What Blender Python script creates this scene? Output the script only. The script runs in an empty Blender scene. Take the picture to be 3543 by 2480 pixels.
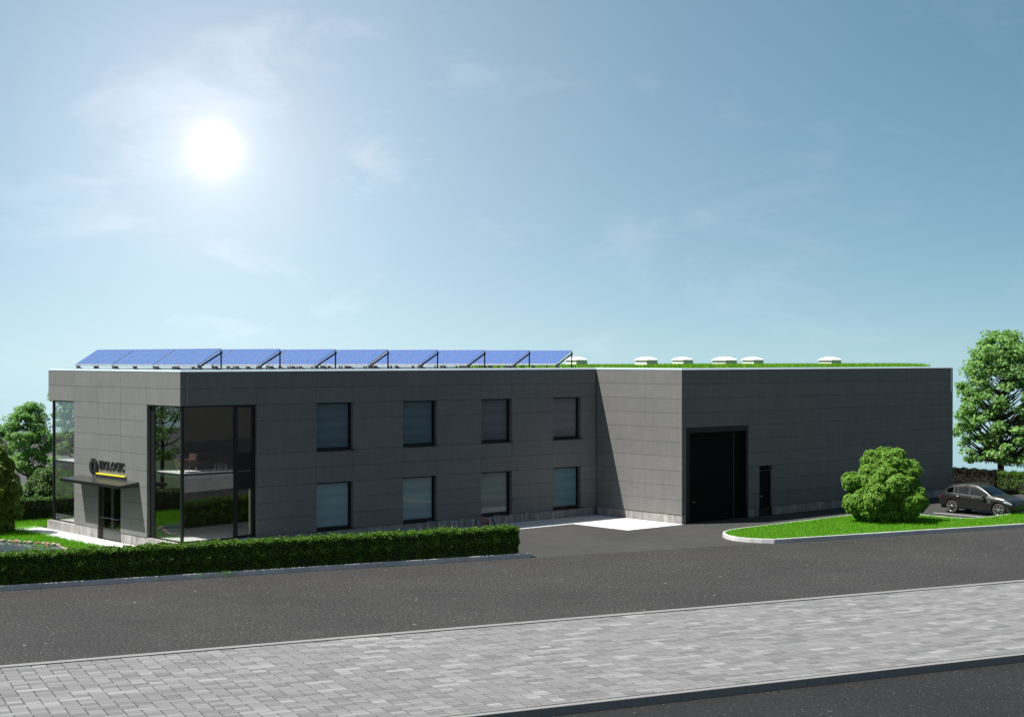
import bpy, bmesh, math, random
import numpy as np
from mathutils import Vector, Matrix
random.seed(7); RNG = np.random.default_rng(11)
SC = bpy.context.scene
COL = SC.collection

# ---------------------------------------------------------------- camera
CAM = np.array([-33.057, -59.625, 8.6]); FX, FY = 0.66033, 0.75097
cam_d = bpy.data.cameras.new('camera'); cam = bpy.data.objects.new('camera', cam_d); COL.objects.link(cam)
cam.location = CAM; cam.rotation_euler = (math.pi/2, 0, math.atan2(-FX, FY))
cam_d.sensor_width = 36; cam_d.lens = 53.4; cam_d.clip_end = 3000; SC.camera = cam
# ---------------------------------------------------------------- sun, sky, exposure
SUN_AZ = math.atan2(-0.876, 0.48)            # clockwise from +Y
SUN_EL = math.radians(59.4)
sd = Vector((math.sin(SUN_AZ)*math.cos(SUN_EL), math.cos(SUN_AZ)*math.cos(SUN_EL), math.sin(SUN_EL)))
sun_l = bpy.data.lights.new('sun', 'SUN'); sun_l.energy = 5.0; sun_l.angle = math.radians(0.5); sun_l.color = (1, .965, .91)
sun = bpy.data.objects.new('sun', sun_l); COL.objects.link(sun); sun.location = (-60, 30, 90)
sun.rotation_euler = sd.to_track_quat('Z', 'Y').to_euler()
W = bpy.data.worlds.new('World'); SC.world = W; W.use_nodes = True
SKY_STRENGTH = 0.05
def build_world():
    nt = W.node_tree; nt.nodes.clear(); N = nt.nodes.new; L = nt.links.new
    def M(op, a, b=None, c=None):
        n = N('ShaderNodeMath'); n.operation = op
        for i, v in enumerate((a, b, c)):
            if v is None: continue
            if isinstance(v, (int, float)): n.inputs[i].default_value = v
            else: L(v, n.inputs[i])
        return n.outputs[0]
    tc = N('ShaderNodeTexCoord'); sp = N('ShaderNodeSeparateXYZ'); L(tc.outputs['Generated'], sp.inputs[0])
    z = M('MAXIMUM', sp.outputs[2], 0.0)
    zz = M('ADD', M('MULTIPLY', z, 1.6), 0.10)          # the photographed sky deepens quickly above the skyline
    cb = N('ShaderNodeCombineXYZ'); L(sp.outputs[0], cb.inputs[0]); L(sp.outputs[1], cb.inputs[1]); L(zz, cb.inputs[2])
    nm = N('ShaderNodeVectorMath'); nm.operation = 'NORMALIZE'; L(cb.outputs[0], nm.inputs[0])
    sk = N('ShaderNodeTexSky'); sk.sky_type = 'NISHITA'; sk.sun_disc = False
    sk.sun_elevation = SUN_EL; sk.sun_rotation = SUN_AZ; sk.altitude = 100; sk.air_density = 1.0; sk.dust_density = 1.2; sk.ozone_density = 1.5
    L(nm.outputs[0], sk.inputs[0])
    tint = N('ShaderNodeMix'); tint.data_type = 'RGBA'; tint.blend_type = 'MULTIPLY'; tint.inputs[0].default_value = 1
    L(sk.outputs[0], tint.inputs[6])
    # sun disc seen in the sky with its aureole
    d = N('ShaderNodeVectorMath'); d.operation = 'DOT_PRODUCT'; L(tc.outputs['Generated'], d.inputs[0]); d.inputs[1].default_value = (0.49884, 0.8564, 0.13321)
    a = M('ARCCOSINE', M('MINIMUM', d.outputs['Value'], 0.999999))
    core = M('MULTIPLY', M('EXPONENT', M('MULTIPLY', M('POWER', M('DIVIDE', a, 0.011), 2.0), -1.0)), 0.6)
    halo = M('DIVIDE', 0.44, M('ADD', 1.0, M('POWER', M('DIVIDE', a, 0.010), 1.15)))      # long soft aureole
    wide = M('MULTIPLY', M('EXPONENT', M('DIVIDE', a, -0.19)), 0.25)
    g = M('ADD', M('ADD', core, halo), wide)
    # thin wisps of cloud
    mp = N('ShaderNodeMapping'); L(tc.outputs['Generated'], mp.inputs[0]); mp.inputs['Scale'].default_value = (4.2, 4.2, 11.0); mp.inputs['Rotation'].default_value = (0.18, -.12, 0)
    n1 = N('ShaderNodeTexNoise'); L(mp.outputs[0], n1.inputs[0]); n1.inputs['Scale'].default_value = 2.1; n1.inputs['Detail'].default_value = 9; n1.inputs['Roughness'].default_value = .6; n1.inputs['Distortion'].default_value = .5
    r1 = N('ShaderNodeMapRange'); L(n1.outputs[0], r1.inputs[0]); r1.inputs[1].default_value = .53; r1.inputs[2].default_value = .78; r1.inputs[3].default_value = 0; r1.inputs[4].default_value = .095
    low = M('MULTIPLY', M('EXPONENT', M('MULTIPLY', z, -13.0)), 0.095)      # pale band above the skyline
    white = M('ADD', g, M('ADD', M('MULTIPLY', r1.outputs[0], M('ADD', M('EXPONENT', M('DIVIDE', a, -0.22)), .22)), low))     # wisps lit most near the sun
    wc = N('ShaderNodeVectorMath'); wc.operation = 'SCALE'; wc.inputs[0].default_value = (1.08, .86, .80); L(white, wc.inputs['Scale'])
    # the blue brightens over a broad arc towards that sun and is dimmer on the far side
    bro = M('EXPONENT', M('DIVIDE', a, -0.75))
    tm = N('ShaderNodeMix'); tm.data_type = 'RGBA'; L(M('MINIMUM', M('MULTIPLY', bro, 2.2), 1.0), tm.inputs[0]); tm.inputs[6].default_value = (1.0, 1.0, .88, 1); tm.inputs[7].default_value = (.64, 1.03, 1.02, 1); L(tm.outputs[2], tint.inputs[7])
    bc = N('ShaderNodeVectorMath'); bc.operation = 'SCALE'; bc.inputs[0].default_value = (0.040, 0.100, 0.122); L(bro, bc.inputs['Scale'])
    sm = N('ShaderNodeVectorMath'); sm.operation = 'ADD'; L(wc.outputs[0], sm.inputs[0]); L(bc.outputs[0], sm.inputs[1]); wc = sm
    b1 = N('ShaderNodeBackground'); L(tint.outputs[2], b1.inputs[0]); b1.inputs[1].default_value = SKY_STRENGTH
    b2 = N('ShaderNodeBackground'); L(wc.outputs[0], b2.inputs[0]); b2.inputs[1].default_value = 1.0
    ad = N('ShaderNodeAddShader'); L(b1.outputs[0], ad.inputs[0]); L(b2.outputs[0], ad.inputs[1])
    o = N('ShaderNodeOutputWorld'); L(ad.outputs[0], o.inputs[0])
build_world()
SC.view_settings.view_transform = 'Standard'; SC.view_settings.look = 'None'; SC.view_settings.gamma = 1; SC.view_settings.exposure = 0.75
SC.view_settings.use_curve_mapping = False
SC.render.engine = 'CYCLES'
SC.cycles.max_bounces = 8; SC.cycles.transparent_max_bounces = 12; SC.cycles.glossy_bounces = 3; SC.cycles.diffuse_bounces = 3; SC.cycles.sample_clamp_indirect = 6

# ---------------------------------------------------------------- helpers
def link(o, parent=None):
    COL.objects.link(o)
    if parent is not None: o.parent = parent
    return o
def tag(o, label=None, cat=None, group=None, kind=None):
    if label: o['label'] = label
    if cat: o['category'] = cat
    if group: o['group'] = group
    if kind: o['kind'] = kind
    return o
def empty(name, loc=(0, 0, 0), rz=0, parent=None):
    o = bpy.data.objects.new(name, None); o.location = loc; o.rotation_euler = (0, 0, rz); o.empty_display_size = .2
    return link(o, parent)
class MB:
    """collects simple solids and links them as one mesh object"""
    def __init__(s): s.v = []; s.f = []; s.mi = []; s.sm = []; s.cur = 0; s.smooth = False
    def add(s, vs, fs, smooth=None):
        b = len(s.v); s.v += [tuple(map(float, p)) for p in vs]
        for f in fs: s.f.append(tuple(b+i for i in f)); s.mi.append(s.cur); s.sm.append(s.smooth if smooth is None else smooth)
        return s
    def box(s, x0, y0, z0, x1, y1, z1):
        if x0 > x1: x0, x1 = x1, x0
        if y0 > y1: y0, y1 = y1, y0
        if z0 > z1: z0, z1 = z1, z0
        return s.add([(x0,y0,z0),(x1,y0,z0),(x1,y1,z0),(x0,y1,z0),(x0,y0,z1),(x1,y0,z1),(x1,y1,z1),(x0,y1,z1)],
              [(0,3,2,1),(4,5,6,7),(0,1,5,4),(1,2,6,5),(2,3,7,6),(3,0,4,7)], False)
    def bevbox(s, x0, y0, z0, x1, y1, z1, b):
        """box whose top edges are chamfered by b"""
        return s.add([(x0,y0,z0),(x1,y0,z0),(x1,y1,z0),(x0,y1,z0),(x0,y0,z1-b),(x1,y0,z1-b),(x1,y1,z1-b),(x0,y1,z1-b),
              (x0+b,y0+b,z1),(x1-b,y0+b,z1),(x1-b,y1-b,z1),(x0+b,y1-b,z1)],
              [(0,1,5,4),(1,2,6,5),(2,3,7,6),(3,0,4,7),(4,5,9,8),(5,6,10,9),(6,7,11,10),(7,4,8,11),(8,9,10,11)], False)
    def prism(s, pts, z0, z1):
        n = len(pts)
        a = sum(pts[i][0]*pts[(i+1)%n][1]-pts[(i+1)%n][0]*pts[i][1] for i in range(n))
        if a < 0: pts = pts[::-1]
        vs = [(p[0],p[1],z0) for p in pts]+[(p[0],p[1],z1) for p in pts]
        return s.add(vs, [tuple(range(n-1,-1,-1)), tuple(range(n,2*n))]+[(i,(i+1)%n,n+(i+1)%n,n+i) for i in range(n)], False)
    def tube(s, pts, r, n=6, r1=None, caps=True):
        pts = [Vector(p) for p in pts]; m = len(pts); rr = [r+(0 if r1 is None else (r1-r)*i/(m-1)) for i in range(m)] if not isinstance(r, (list, tuple)) else list(r)
        vs = []; up = Vector((0, 0, 1)); prev = None
        for i, p in enumerate(pts):
            t = (pts[min(i+1, m-1)]-pts[max(i-1, 0)])
            t = t.normalized() if t.length > 1e-9 else Vector((0, 0, 1))
            if prev is None:
                a = t.cross(up if abs(t.z) < .95 else Vector((1, 0, 0))).normalized()
            else:
                a = prev-t*prev.dot(t); a = a.normalized() if a.length > 1e-6 else t.orthogonal().normalized()
            prev = a; b = t.cross(a)
            for k in range(n):
                q = 2*math.pi*k/n; vs.append(p+(a*math.cos(q)+b*math.sin(q))*rr[i])
        fs = []
        for i in range(m-1):
            for k in range(n):
                k2 = (k+1) % n; fs.append((i*n+k, i*n+k2, (i+1)*n+k2, (i+1)*n+k))
        s.add(vs, fs, n > 4)
        if caps: s.add([vs[k] for k in range(n)], [tuple(range(n-1, -1, -1))], False); s.add([vs[(m-1)*n+k] for k in range(n)], [tuple(range(n))], False)
        return s
    def lathe(s, prof, n=24, axis='z', c=(0, 0, 0), closed=False):
        vs = []; m = len(prof)
        for r, h in prof:
            for k in range(n):
                q = 2*math.pi*k/n; x, y = r*math.cos(q), r*math.sin(q)
                p = (x, y, h) if axis == 'z' else ((x, h, y) if axis == 'y' else (h, x, y))
                vs.append((p[0]+c[0], p[1]+c[1], p[2]+c[2]))
        fs = []
        for i in range(m if closed else m-1):
            j = (i+1) % m
            for k in range(n):
                k2 = (k+1) % n; fs.append((i*n+k, i*n+k2, j*n+k2, j*n+k))
        return s.add(vs, fs, True)
    def mesh(s, name, mats):
        me = bpy.data.meshes.new(name); me.from_pydata(s.v, [], s.f)
        for m in (mats if isinstance(mats, (list, tuple)) else [mats]): me.materials.append(m)
        me.polygons.foreach_set('material_index', s.mi); me.polygons.foreach_set('use_smooth', s.sm); me.update()
        return me
    def build(s, name, mats, parent=None, loc=None):
        o = bpy.data.objects.new(name, s.mesh(name, mats))
        if loc: o.location = loc
        return link(o, parent)
def np_mesh(name, verts, faces, mat, smooth=False):
    """verts (N,3), faces (M,k) as arrays"""
    me = bpy.data.meshes.new(name); n, m, k = len(verts), len(faces), faces.shape[1]
    me.vertices.add(n); me.vertices.foreach_set('co', np.asarray(verts, np.float32).ravel())
    me.loops.add(m*k); me.loops.foreach_set('vertex_index', np.asarray(faces, np.int32).ravel())
    me.polygons.add(m); me.polygons.foreach_set('loop_start', np.arange(0, m*k, k, dtype=np.int32)); me.polygons.foreach_set('loop_total', np.full(m, k, np.int32))
    me.polygons.foreach_set('use_smooth', np.full(m, smooth))
    me.materials.append(mat); me.update(calc_edges=True); me.validate()
    return me
def copy_obj(o, parent=None, **kw):
    c = o.copy(); COL.objects.link(c)
    if parent is not None: c.parent = parent
    for k, v in kw.items(): setattr(c, k, v)
    return c
def copy_tree(o, parent=None):
    c = copy_obj(o, parent)
    for ch in o.children: copy_tree(ch, c)
    return c
# road frame: u along the street, v across it (away from the camera), origin on the hedge kerb's street edge
TH = math.radians(-15.62); RU = np.array([math.cos(TH), math.sin(TH)]); RV = np.array([-math.sin(TH), math.cos(TH)]); RO = np.array([0, -7.80])
def R(u, v): p = RO+RU*u+RV*v; return (float(p[0]), float(p[1]))
def toR(x, y): d = np.array([x, y])-RO; return float(d@RU), float(d@RV)
def in_frame(x, y, z, pad=.03):
    dx, dy = x-CAM[0], y-CAM[1]; dep = dx*FX+dy*FY; lat = dx*FY-dy*FX
    if dep < 1: return False, dep
    px = lat/dep*5255/3543+.5; py = .5-(z-8.6)/dep*5255/2480
    return (-pad < px < 1+pad and -pad < py < 1+pad), dep

# ---------------------------------------------------------------- materials
class NT:
    def __init__(s, name):
        s.m = bpy.data.materials.new(name); s.m.use_nodes = True; s.t = s.m.node_tree; s.t.nodes.clear()
        s.o = s.t.nodes.new('ShaderNodeOutputMaterial')
    def n(s, ty, **kw):
        x = s.t.nodes.new(ty)
        for k, v in kw.items(): setattr(x, k, v)
        return x
    def l(s, a, b): s.t.links.new(a, b)
    def noise(s, scale, detail=4, rough=.6, vec=None, dist=0):
        x = s.n('ShaderNodeTexNoise'); x.inputs['Scale'].default_value = scale; x.inputs['Detail'].default_value = detail; x.inputs['Roughness'].default_value = rough; x.inputs['Distortion'].default_value = dist
        s.l(vec if vec is not None else s.obj(), x.inputs['Vector']); return x.outputs['Fac']
    def obj(s): return s.n('ShaderNodeTexCoord').outputs['Object']
    def world(s): return s.n('ShaderNodeNewGeometry').outputs['Position']
    def mapping(s, vec, scale=(1, 1, 1), rot=(0, 0, 0)):
        x = s.n('ShaderNodeMapping'); s.l(vec, x.inputs[0]); x.inputs['Scale'].default_value = scale; x.inputs['Rotation'].default_value = rot; return x.outputs[0]
    def ramp(s, fac, stops, interp='LINEAR'):
        x = s.n('ShaderNodeValToRGB'); e = x.color_ramp.elements; x.color_ramp.interpolation = interp
        while len(e) < len(stops): e.new(.5)
        for i, (p, c) in enumerate(stops):
            e[i].position = p; e[i].color = (*(c if isinstance(c, (tuple, list)) else (c, c, c)), 1)
        s.l(fac, x.inputs[0]); return x.outputs[0]
    def mix(s, a, b, f, mode='MIX'):
        x = s.n('ShaderNodeMix', data_type='RGBA', blend_type=mode)
        for i, v in ((0, f), (6, a), (7, b)):
            if isinstance(v, (int, float)): x.inputs[i].default_value = v if i == 0 else (v, v, v, 1)
            elif isinstance(v, tuple): x.inputs[i].default_value = (*v, 1)
            else: s.l(v, x.inputs[i])
        return x.outputs[2]
    def math(s, op, a, b=0.0):
        x = s.n('ShaderNodeMath', operation=op)
        for i, v in ((0, a), (1, b)):
            if isinstance(v, (int, float)): x.inputs[i].default_value = v
            else: s.l(v, x.inputs[i])
        return x.outputs[0]
    def bump(s, h, strength=.3, dist=.02):
        x = s.n('ShaderNodeBump'); x.inputs['Strength'].default_value = strength; x.inputs['Distance'].default_value = dist; s.l(h, x.inputs['Height']); return x.outputs[0]
    def bsdf(s, col, rough=.6, metal=0, nrm=None, spec=.5, coat=0, trans=0):
        b = s.n('ShaderNodeBsdfPrincipled')
        for k, v in (('Base Color', col), ('Roughness', rough), ('Metallic', metal), ('Specular IOR Level', spec), ('Coat Weight', coat)):
            if isinstance(v, tuple): b.inputs[k].default_value = (*v, 1)
            elif isinstance(v, (int, float)): b.inputs[k].default_value = v
            else: s.l(v, b.inputs[k])
        if nrm is not None: s.l(nrm, b.inputs['Normal'])
        s.l(b.outputs[0], s.o.inputs[0]); return b
def flat(name, c, rough=.6, metal=0, spec=.5, var=.12, scale=6, coat=0):
    k = NT(name); f = k.noise(scale, 5)
    col = k.ramp(f, [(.3, tuple(x*(1-var) for x in c)), (.7, tuple(min(1, x*(1+var)) for x in c))])
    k.bsdf(col, rough, metal, None, spec, coat); return k.m
def asphalt(name, dark, light, speck, sc=38, bump=.5, warm=(1, .965, .94), coarse=1.0):
    k = NT(name); w = k.world()
    fine = k.noise(sc, 3, .75, w); grit = k.noise(sc*.30, 2, .85, w); big = k.noise(.16, 4, .6, w); mid = k.noise(1.3, 5, .65, w)
    base = k.ramp(fine, [(.30, tuple(dark*x for x in warm)), (.52, tuple((dark+light)/2*x for x in warm)), (.72, tuple(light*x for x in warm))])
    base = k.mix(base, k.ramp(grit, [(.34, 1-.62*coarse), (.5, 1.0), (.66, 1+.75*coarse)]), 1.0, 'MULTIPLY')
    for sz, th in ((.42, .86), (.15, .955)):
        v = k.n('ShaderNodeTexVoronoi'); v.inputs['Scale'].default_value = sc*sz; k.l(w, v.inputs['Vector'])
        sp = k.math('LESS_THAN', v.outputs['Distance'], .30); sel = k.math('GREATER_THAN', v.outputs['Color'], th)
        base = k.mix(base, tuple(speck*x for x in (1, .96, .88)), k.math('MULTIPLY', sp, sel))
    c2 = k.mix(base, k.ramp(big, [(.3, .82), (.7, 1.16)]), 1.0, 'MULTIPLY')
    c3 = k.mix(c2, k.ramp(mid, [(.3, .90), (.7, 1.1)]), 1.0, 'MULTIPLY')
    k.bsdf(c3, .85, 0, k.bump(fine, bump, .012), .3); return k.m
def leafmat(name, cols, trans=.35, rough=.45, spec=.35):
    k = NT(name); g = k.n('ShaderNodeNewGeometry')
    c = k.ramp(g.outputs['Random Per Island'], [(i/(len(cols)-1), x) for i, x in enumerate(cols)])
    b = k.bsdf(c, rough, 0, None, spec); t = k.n('ShaderNodeBsdfTranslucent'); k.l(k.mix(c, (1.15, 1.25, .55), 1.0, 'MULTIPLY'), t.inputs[0])
    m = k.n('ShaderNodeMixShader'); m.inputs[0].default_value = trans; k.l(b.outputs[0], m.inputs[1]); k.l(t.outputs[0], m.inputs[2]); k.l(m.outputs[0], k.o.inputs[0]); return k.m
def glass(name, tint, refl, f0=.0):
    k = NT(name); t = k.n('ShaderNodeBsdfTransparent'); t.inputs[0].default_value = (*tint, 1)
    g = k.n('ShaderNodeBsdfGlossy'); g.inputs['Roughness'].default_value = 0.01; g.inputs[0].default_value = (.93, .97, 1, 1)
    nn = k.noise(.7, 2); g_n = k.bump(nn, .02, .02); k.l(g_n, g.inputs['Normal'])
    lw = k.n('ShaderNodeLayerWeight'); lw.inputs[0].default_value = .5        # Schlick, the same from both sides of the sheet
    f = k.math('MINIMUM', k.math('ADD', k.math('MULTIPLY', k.math('POWER', lw.outputs['Facing'], 5.0), .9), refl), 1.0)
    m = k.n('ShaderNodeMixShader'); k.l(f, m.inputs[0]); k.l(t.outputs[0], m.inputs[1]); k.l(g.outputs[0], m.inputs[2]); k.l(m.outputs[0], k.o.inputs[0]); return k.m
MT = {}
def mat_cladding():
    k = NT('cladding'); w = k.world(); oi = k.n('ShaderNodeObjectInfo').outputs['Random']
    big = k.noise(.9, 6, .65, w, .4); fine = k.noise(14, 4, .7, w)
    st = k.noise(3.0, 5, .6, k.mapping(w, (1.6, 1.6, .25)))
    c = k.ramp(big, [(.25, (.136, .136, .132)), (.75, (.161, .160, .154))])
    c = k.mix(c, k.ramp(st, [(.3, .93), (.7, 1.06)]), 1.0, 'MULTIPLY'); c = k.mix(c, k.ramp(fine, [(.3, .96), (.7, 1.04)]), 1.0, 'MULTIPLY')
    c = k.mix(c, k.ramp(oi, [(0, .955), (1, 1.045)]), 1.0, 'MULTIPLY')
    k.bsdf(c, .62, 0, k.bump(fine, .08, .01), .35); return k.m
MT['clad'] = mat_cladding()
def mat_plinth():
    k = NT('plinth_concrete'); w = k.world()
    st = k.noise(2.4, 6, .65, k.mapping(w, (1.5, 1.5, .18)), .5); big = k.noise(1.0, 5, .6, w); fine = k.noise(30, 3, .7, w)
    c = k.ramp(st, [(.32, (.17, .155, .14)), (.5, (.27, .26, .245)), (.62, (.33, .325, .315)), (.72, (.44, .44, .44))])
    c = k.mix(c, k.ramp(big, [(.3, .78), (.7, 1.15)]), 1.0, 'MULTIPLY'); c = k.mix(c, k.ramp(fine, [(.3, .9), (.7, 1.1)]), 1.0, 'MULTIPLY')
    k.bsdf(c, .85, 0, k.bump(fine, .2, .01), .25); return k.m
MT['plinth'] = mat_plinth()
def mat_paver(name, src):
    k = NT(name); w = k.world()
    rnd = k.n('ShaderNodeObjectInfo').outputs['Random'] if src == 'obj' else k.n('ShaderNodeNewGeometry').outputs['Random Per Island']
    c = k.ramp(rnd, [(0, .125), (.25, .158), (.8, .186), (.93, .212), (1, .25)])
    st = k.noise(2.6, 7, .75, k.mapping(w, (1, 2.0, 1), (0, 0, -TH)), .6); fine = k.noise(60, 3, .85, w)
    c = k.mix(c, k.ramp(st, [(.25, .955), (.5, 1.0), (.75, 1.045)]), 1.0, 'MULTIPLY'); c = k.mix(c, k.ramp(fine, [(.3, .86), (.7, 1.14)]), 1.0, 'MULTIPLY')
    k.bsdf(c, .8, 0, k.bump(fine, .25, .006), .25); return k.m
MT['paver'] = mat_paver('paver_grey', 'obj'); MT['paver_bulk'] = mat_paver('paver_grey_bulk', 'isl')
def mat_white_tile():
    k = NT('pale_tile'); w = k.world(); rnd = k.n('ShaderNodeObjectInfo').outputs['Random']; isl = k.n('ShaderNodeNewGeometry').outputs['Random Per Island']
    c = k.ramp(k.math('FRACT', k.math('ADD', rnd, isl)), [(0, .56), (1, .68)]); st = k.noise(4, 5, .6, k.mapping(w, (3.5, 1, 1)))
    c = k.mix(c, k.ramp(st, [(.3, .86), (.7, 1.08)]), 1.0, 'MULTIPLY'); k.bsdf(c, .75, 0, None, .3); return k.m
MT['ptile'] = mat_white_tile()
MT['joint'] = flat('joint_dark', (.03, .03, .03), .9, var=.3)
MT['edging'] = flat('edging_concrete', (.205, .205, .20), .75, var=.08, scale=9)
MT['joint_pale'] = flat('joint_pale', (.38, .38, .38), .9, var=.2)
MT['road'] = asphalt('road_asphalt', .012, .056, .20, 34, .5, (1, .955, .93), 1.1)
MT['yard'] = asphalt('yard_asphalt', .038, .048, .05, 30, .15, (1, .985, .945), .10)
MT['front_road'] = asphalt('front_road_asphalt', .006, .020, .17, 42, .5, (1, .98, .98))
MT['field'] = flat('ploughed_field', (.022, .019, .014), .95, var=.3, scale=.3)
MT['earth'] = flat('bare_earth', (.055, .052, .050), .95, var=.25, scale=.6)
def mat_kerb():
    k = NT('kerb_concrete'); w = k.world(); r = k.n('ShaderNodeObjectInfo').outputs['Random']
    c = k.ramp(r, [(0, (.47, .47, .47)), (1, (.56, .56, .56))]); f = k.noise(25, 4, .7, w); b = k.noise(1.3, 5, .6, w)
    c = k.mix(c, k.ramp(f, [(.3, .93), (.7, 1.06)]), 1.0, 'MULTIPLY'); c = k.mix(c, k.ramp(b, [(.3, .9), (.7, 1.08)]), 1.0, 'MULTIPLY'); k.bsdf(c, .7, 0, k.bump(f, .1, .01), .35); return k.m
MT['kerb'] = mat_kerb()
MT['frame'] = flat('dark_frame_metal', (.008, .008, .0085), .42, 0, .3)
MT['black'] = flat('black_steel', (.006, .006, .0065), .5, 0, .3)
MT['gate'] = flat('gate_black', (.0035, .0035, .0036), .65, 0, .1)
MT['coping'] = flat('pale_coping_metal', (.30, .37, .42), .5, 0, .4, .04)
MT['membrane'] = flat('roof_membrane', (.46, .49, .52), .7, var=.08, scale=1)
MT['core'] = flat('wall_core', (.02, .02, .02), .9)
MT['canopy'] = flat('canopy_metal', (.05, .05, .05), .28, .2, .5, .1)
MT['steel'] = flat('brushed_steel', (.55, .56, .58), .25, 1.0)
MT['galv'] = flat('galvanised_steel', (.42, .43, .45), .4, .6)
MT['alu'] = flat('aluminium_rail', (.6, .6, .6), .4, .9)
MT['bracket'] = flat('mounting_bracket', (.10, .105, .115), .5, .4)
MT['darkrail'] = flat('dark_rail', (.03, .025, .02), .5, .3)
MT['yellow'] = flat('yellow_paint', (.80, .68, .01), .5, var=.03)
MT['letter'] = flat('letter_charcoal', (.008, .008, .009), .5)
MT['floor'] = flat('interior_floor', (.82, .82, .81), .4, var=.03)
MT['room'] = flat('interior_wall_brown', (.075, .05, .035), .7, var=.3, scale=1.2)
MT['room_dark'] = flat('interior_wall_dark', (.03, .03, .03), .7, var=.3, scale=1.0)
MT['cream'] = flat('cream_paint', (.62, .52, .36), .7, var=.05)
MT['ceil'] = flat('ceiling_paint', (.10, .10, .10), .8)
MT['leather'] = flat('brown_leather', (.085, .036, .02), .38, 0, .5, .25, 9)
MT['glass'] = glass('coated_glazing', (.93, .94, .93), .09)
MT['wglass'] = glass('window_glazing', (.95, .97, .97), .015)
MT['dome'] = flat('skylight_acrylic', (.82, .82, .78), .35, var=.03)
MT['curb'] = flat('skylight_upstand', (.70, .72, .62), .6, var=.06)
MT['white'] = flat('white_marking', (.75, .75, .74), .7, var=.08, scale=20)
MT['bark'] = flat('tree_bark', (.07, .05, .035), .9, var=.4, scale=14)
MT['twig'] = flat('hedge_twigs', (.02, .016, .010), .95, var=.4, scale=20)
MT['soil'] = flat('soil_under_grass', (.035, .075, .012), .95, var=.4, scale=5)
MT['hedge'] = leafmat('hedge_leaf', [(.03, .075, .008), (.065, .145, .016), (.135, .27, .035), (.095, .20, .024)], .34, .5, .25)
MT['hedge_painted_shade'] = leafmat('painted_shade_hedge_leaf', [(.006, .008, .004), (.010, .014, .006), (.018, .022, .009)], .15, .6, .2)  # shadow put into the leaf colour for the hedge stretch by the hall
MT['hedge_back'] = leafmat('back_hedge_leaf', [(.03, .075, .012), (.06, .14, .022), (.09, .20, .03)], .32)
MT['bush'] = leafmat('round_bush_leaf', [(.085, .19, .02), (.15, .31, .04), (.22, .41, .06)], .34, .5, .2)
MT['tree'] = leafmat('broad_tree_leaf', [(.11, .23, .065), (.20, .37, .11), (.31, .50, .18)], .40, .5, .2)
MT['tree2'] = leafmat('garden_tree_leaf', [(.10, .22, .065), (.19, .36, .11), (.28, .47, .17)], .40, .5, .2)
MT['bigbush'] = leafmat('olive_bush_leaf', [(.07, .12, .014), (.12, .20, .022), (.19, .29, .034)], .34)
MT['grass'] = leafmat('grass_blade', [(.10, .30, .008), (.15, .42, .014), (.20, .50, .02)], .35, .6, .2)
MT['roofgrass'] = leafmat('roof_grass_blade', [(.10, .27, .008), (.16, .38, .014), (.22, .46, .02)], .3, .6, .2)
MT['stone'] = flat('pond_stone', (.30, .25, .19), .8, var=.25, scale=7)
MT['pad'] = leafmat('lily_pad_leaf', [(.05, .11, .03), (.08, .16, .045)], .1, .4)
MT['petal'] = flat('pink_petal', (.75, .16, .28), .5)
MT['bikered'] = flat('red_bike_paint', (.66, .04, .015), .35, 0, .5, .05, coat=.5)
MT['rubber'] = flat('tyre_rubber', (.022, .021, .020), .8)
MT['rubber_car'] = flat('car_tyre_rubber', (.05, .046, .042), .85)
MT['chrome'] = flat('chrome', (.8, .8, .8), .12, 1.0, var=.03)
MT['carglass'] = glass('car_glass', (.12, .13, .14), .06)
MT['carinside'] = flat('car_interior', (.02, .02, .022), .8)
MT['plastic'] = flat('black_plastic', (.014, .014, .014), .6)
MT['redlamp'] = flat('red_lamp', (.45, .01, .012), .2, var=.1)
MT['lamp'] = flat('clear_lamp', (.7, .75, .8), .12, .6)
def mat_car():
    k = NT('car_paint'); f = k.noise(900, 2)
    k.bsdf(k.ramp(f, [(.3, (.019, .0185, .018)), (.7, (.027, .0262, .0255))]), .34, .45, None, .5, .45); return k.m
MT['car'] = mat_car()
def mat_solar():
    k = NT('solar_cells'); o = k.obj()
    def grid(ax, n, w):
        s = k.n('ShaderNodeSeparateXYZ'); k.l(o, s.inputs[0]); f = k.math('FRACT', k.math('MULTIPLY', s.outputs[ax], n)); return k.math('LESS_THAN', f, w)
    a = k.math('MAXIMUM', grid(0, 1/.158, .10), grid(1, 1/.158, .10)); a2 = grid(1, 1/.052, .12)
    c = k.ramp(k.noise(3, 3), [(.3, (.058, .108, .30)), (.7, (.078, .14, .37))])
    c = k.mix(c, (.30, .36, .58), k.math('MULTIPLY', a2, .6)); c = k.mix(c, (.03, .05, .20), k.math('MULTIPLY', a, .8))
    k.bsdf(c, .22, 0, None, .5, .7); return k.m
MT['solar'] = mat_solar()
def mat_water():
    k = NT('pond_water'); w = k.world(); h = k.noise(6, 3, .6, k.mapping(w, (1, 2.2, 1)), .5)
    k.bsdf((.075, .105, .12), .05, 0, k.bump(h, .10, .02), .8); return k.m
MT['water'] = mat_water()

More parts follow.
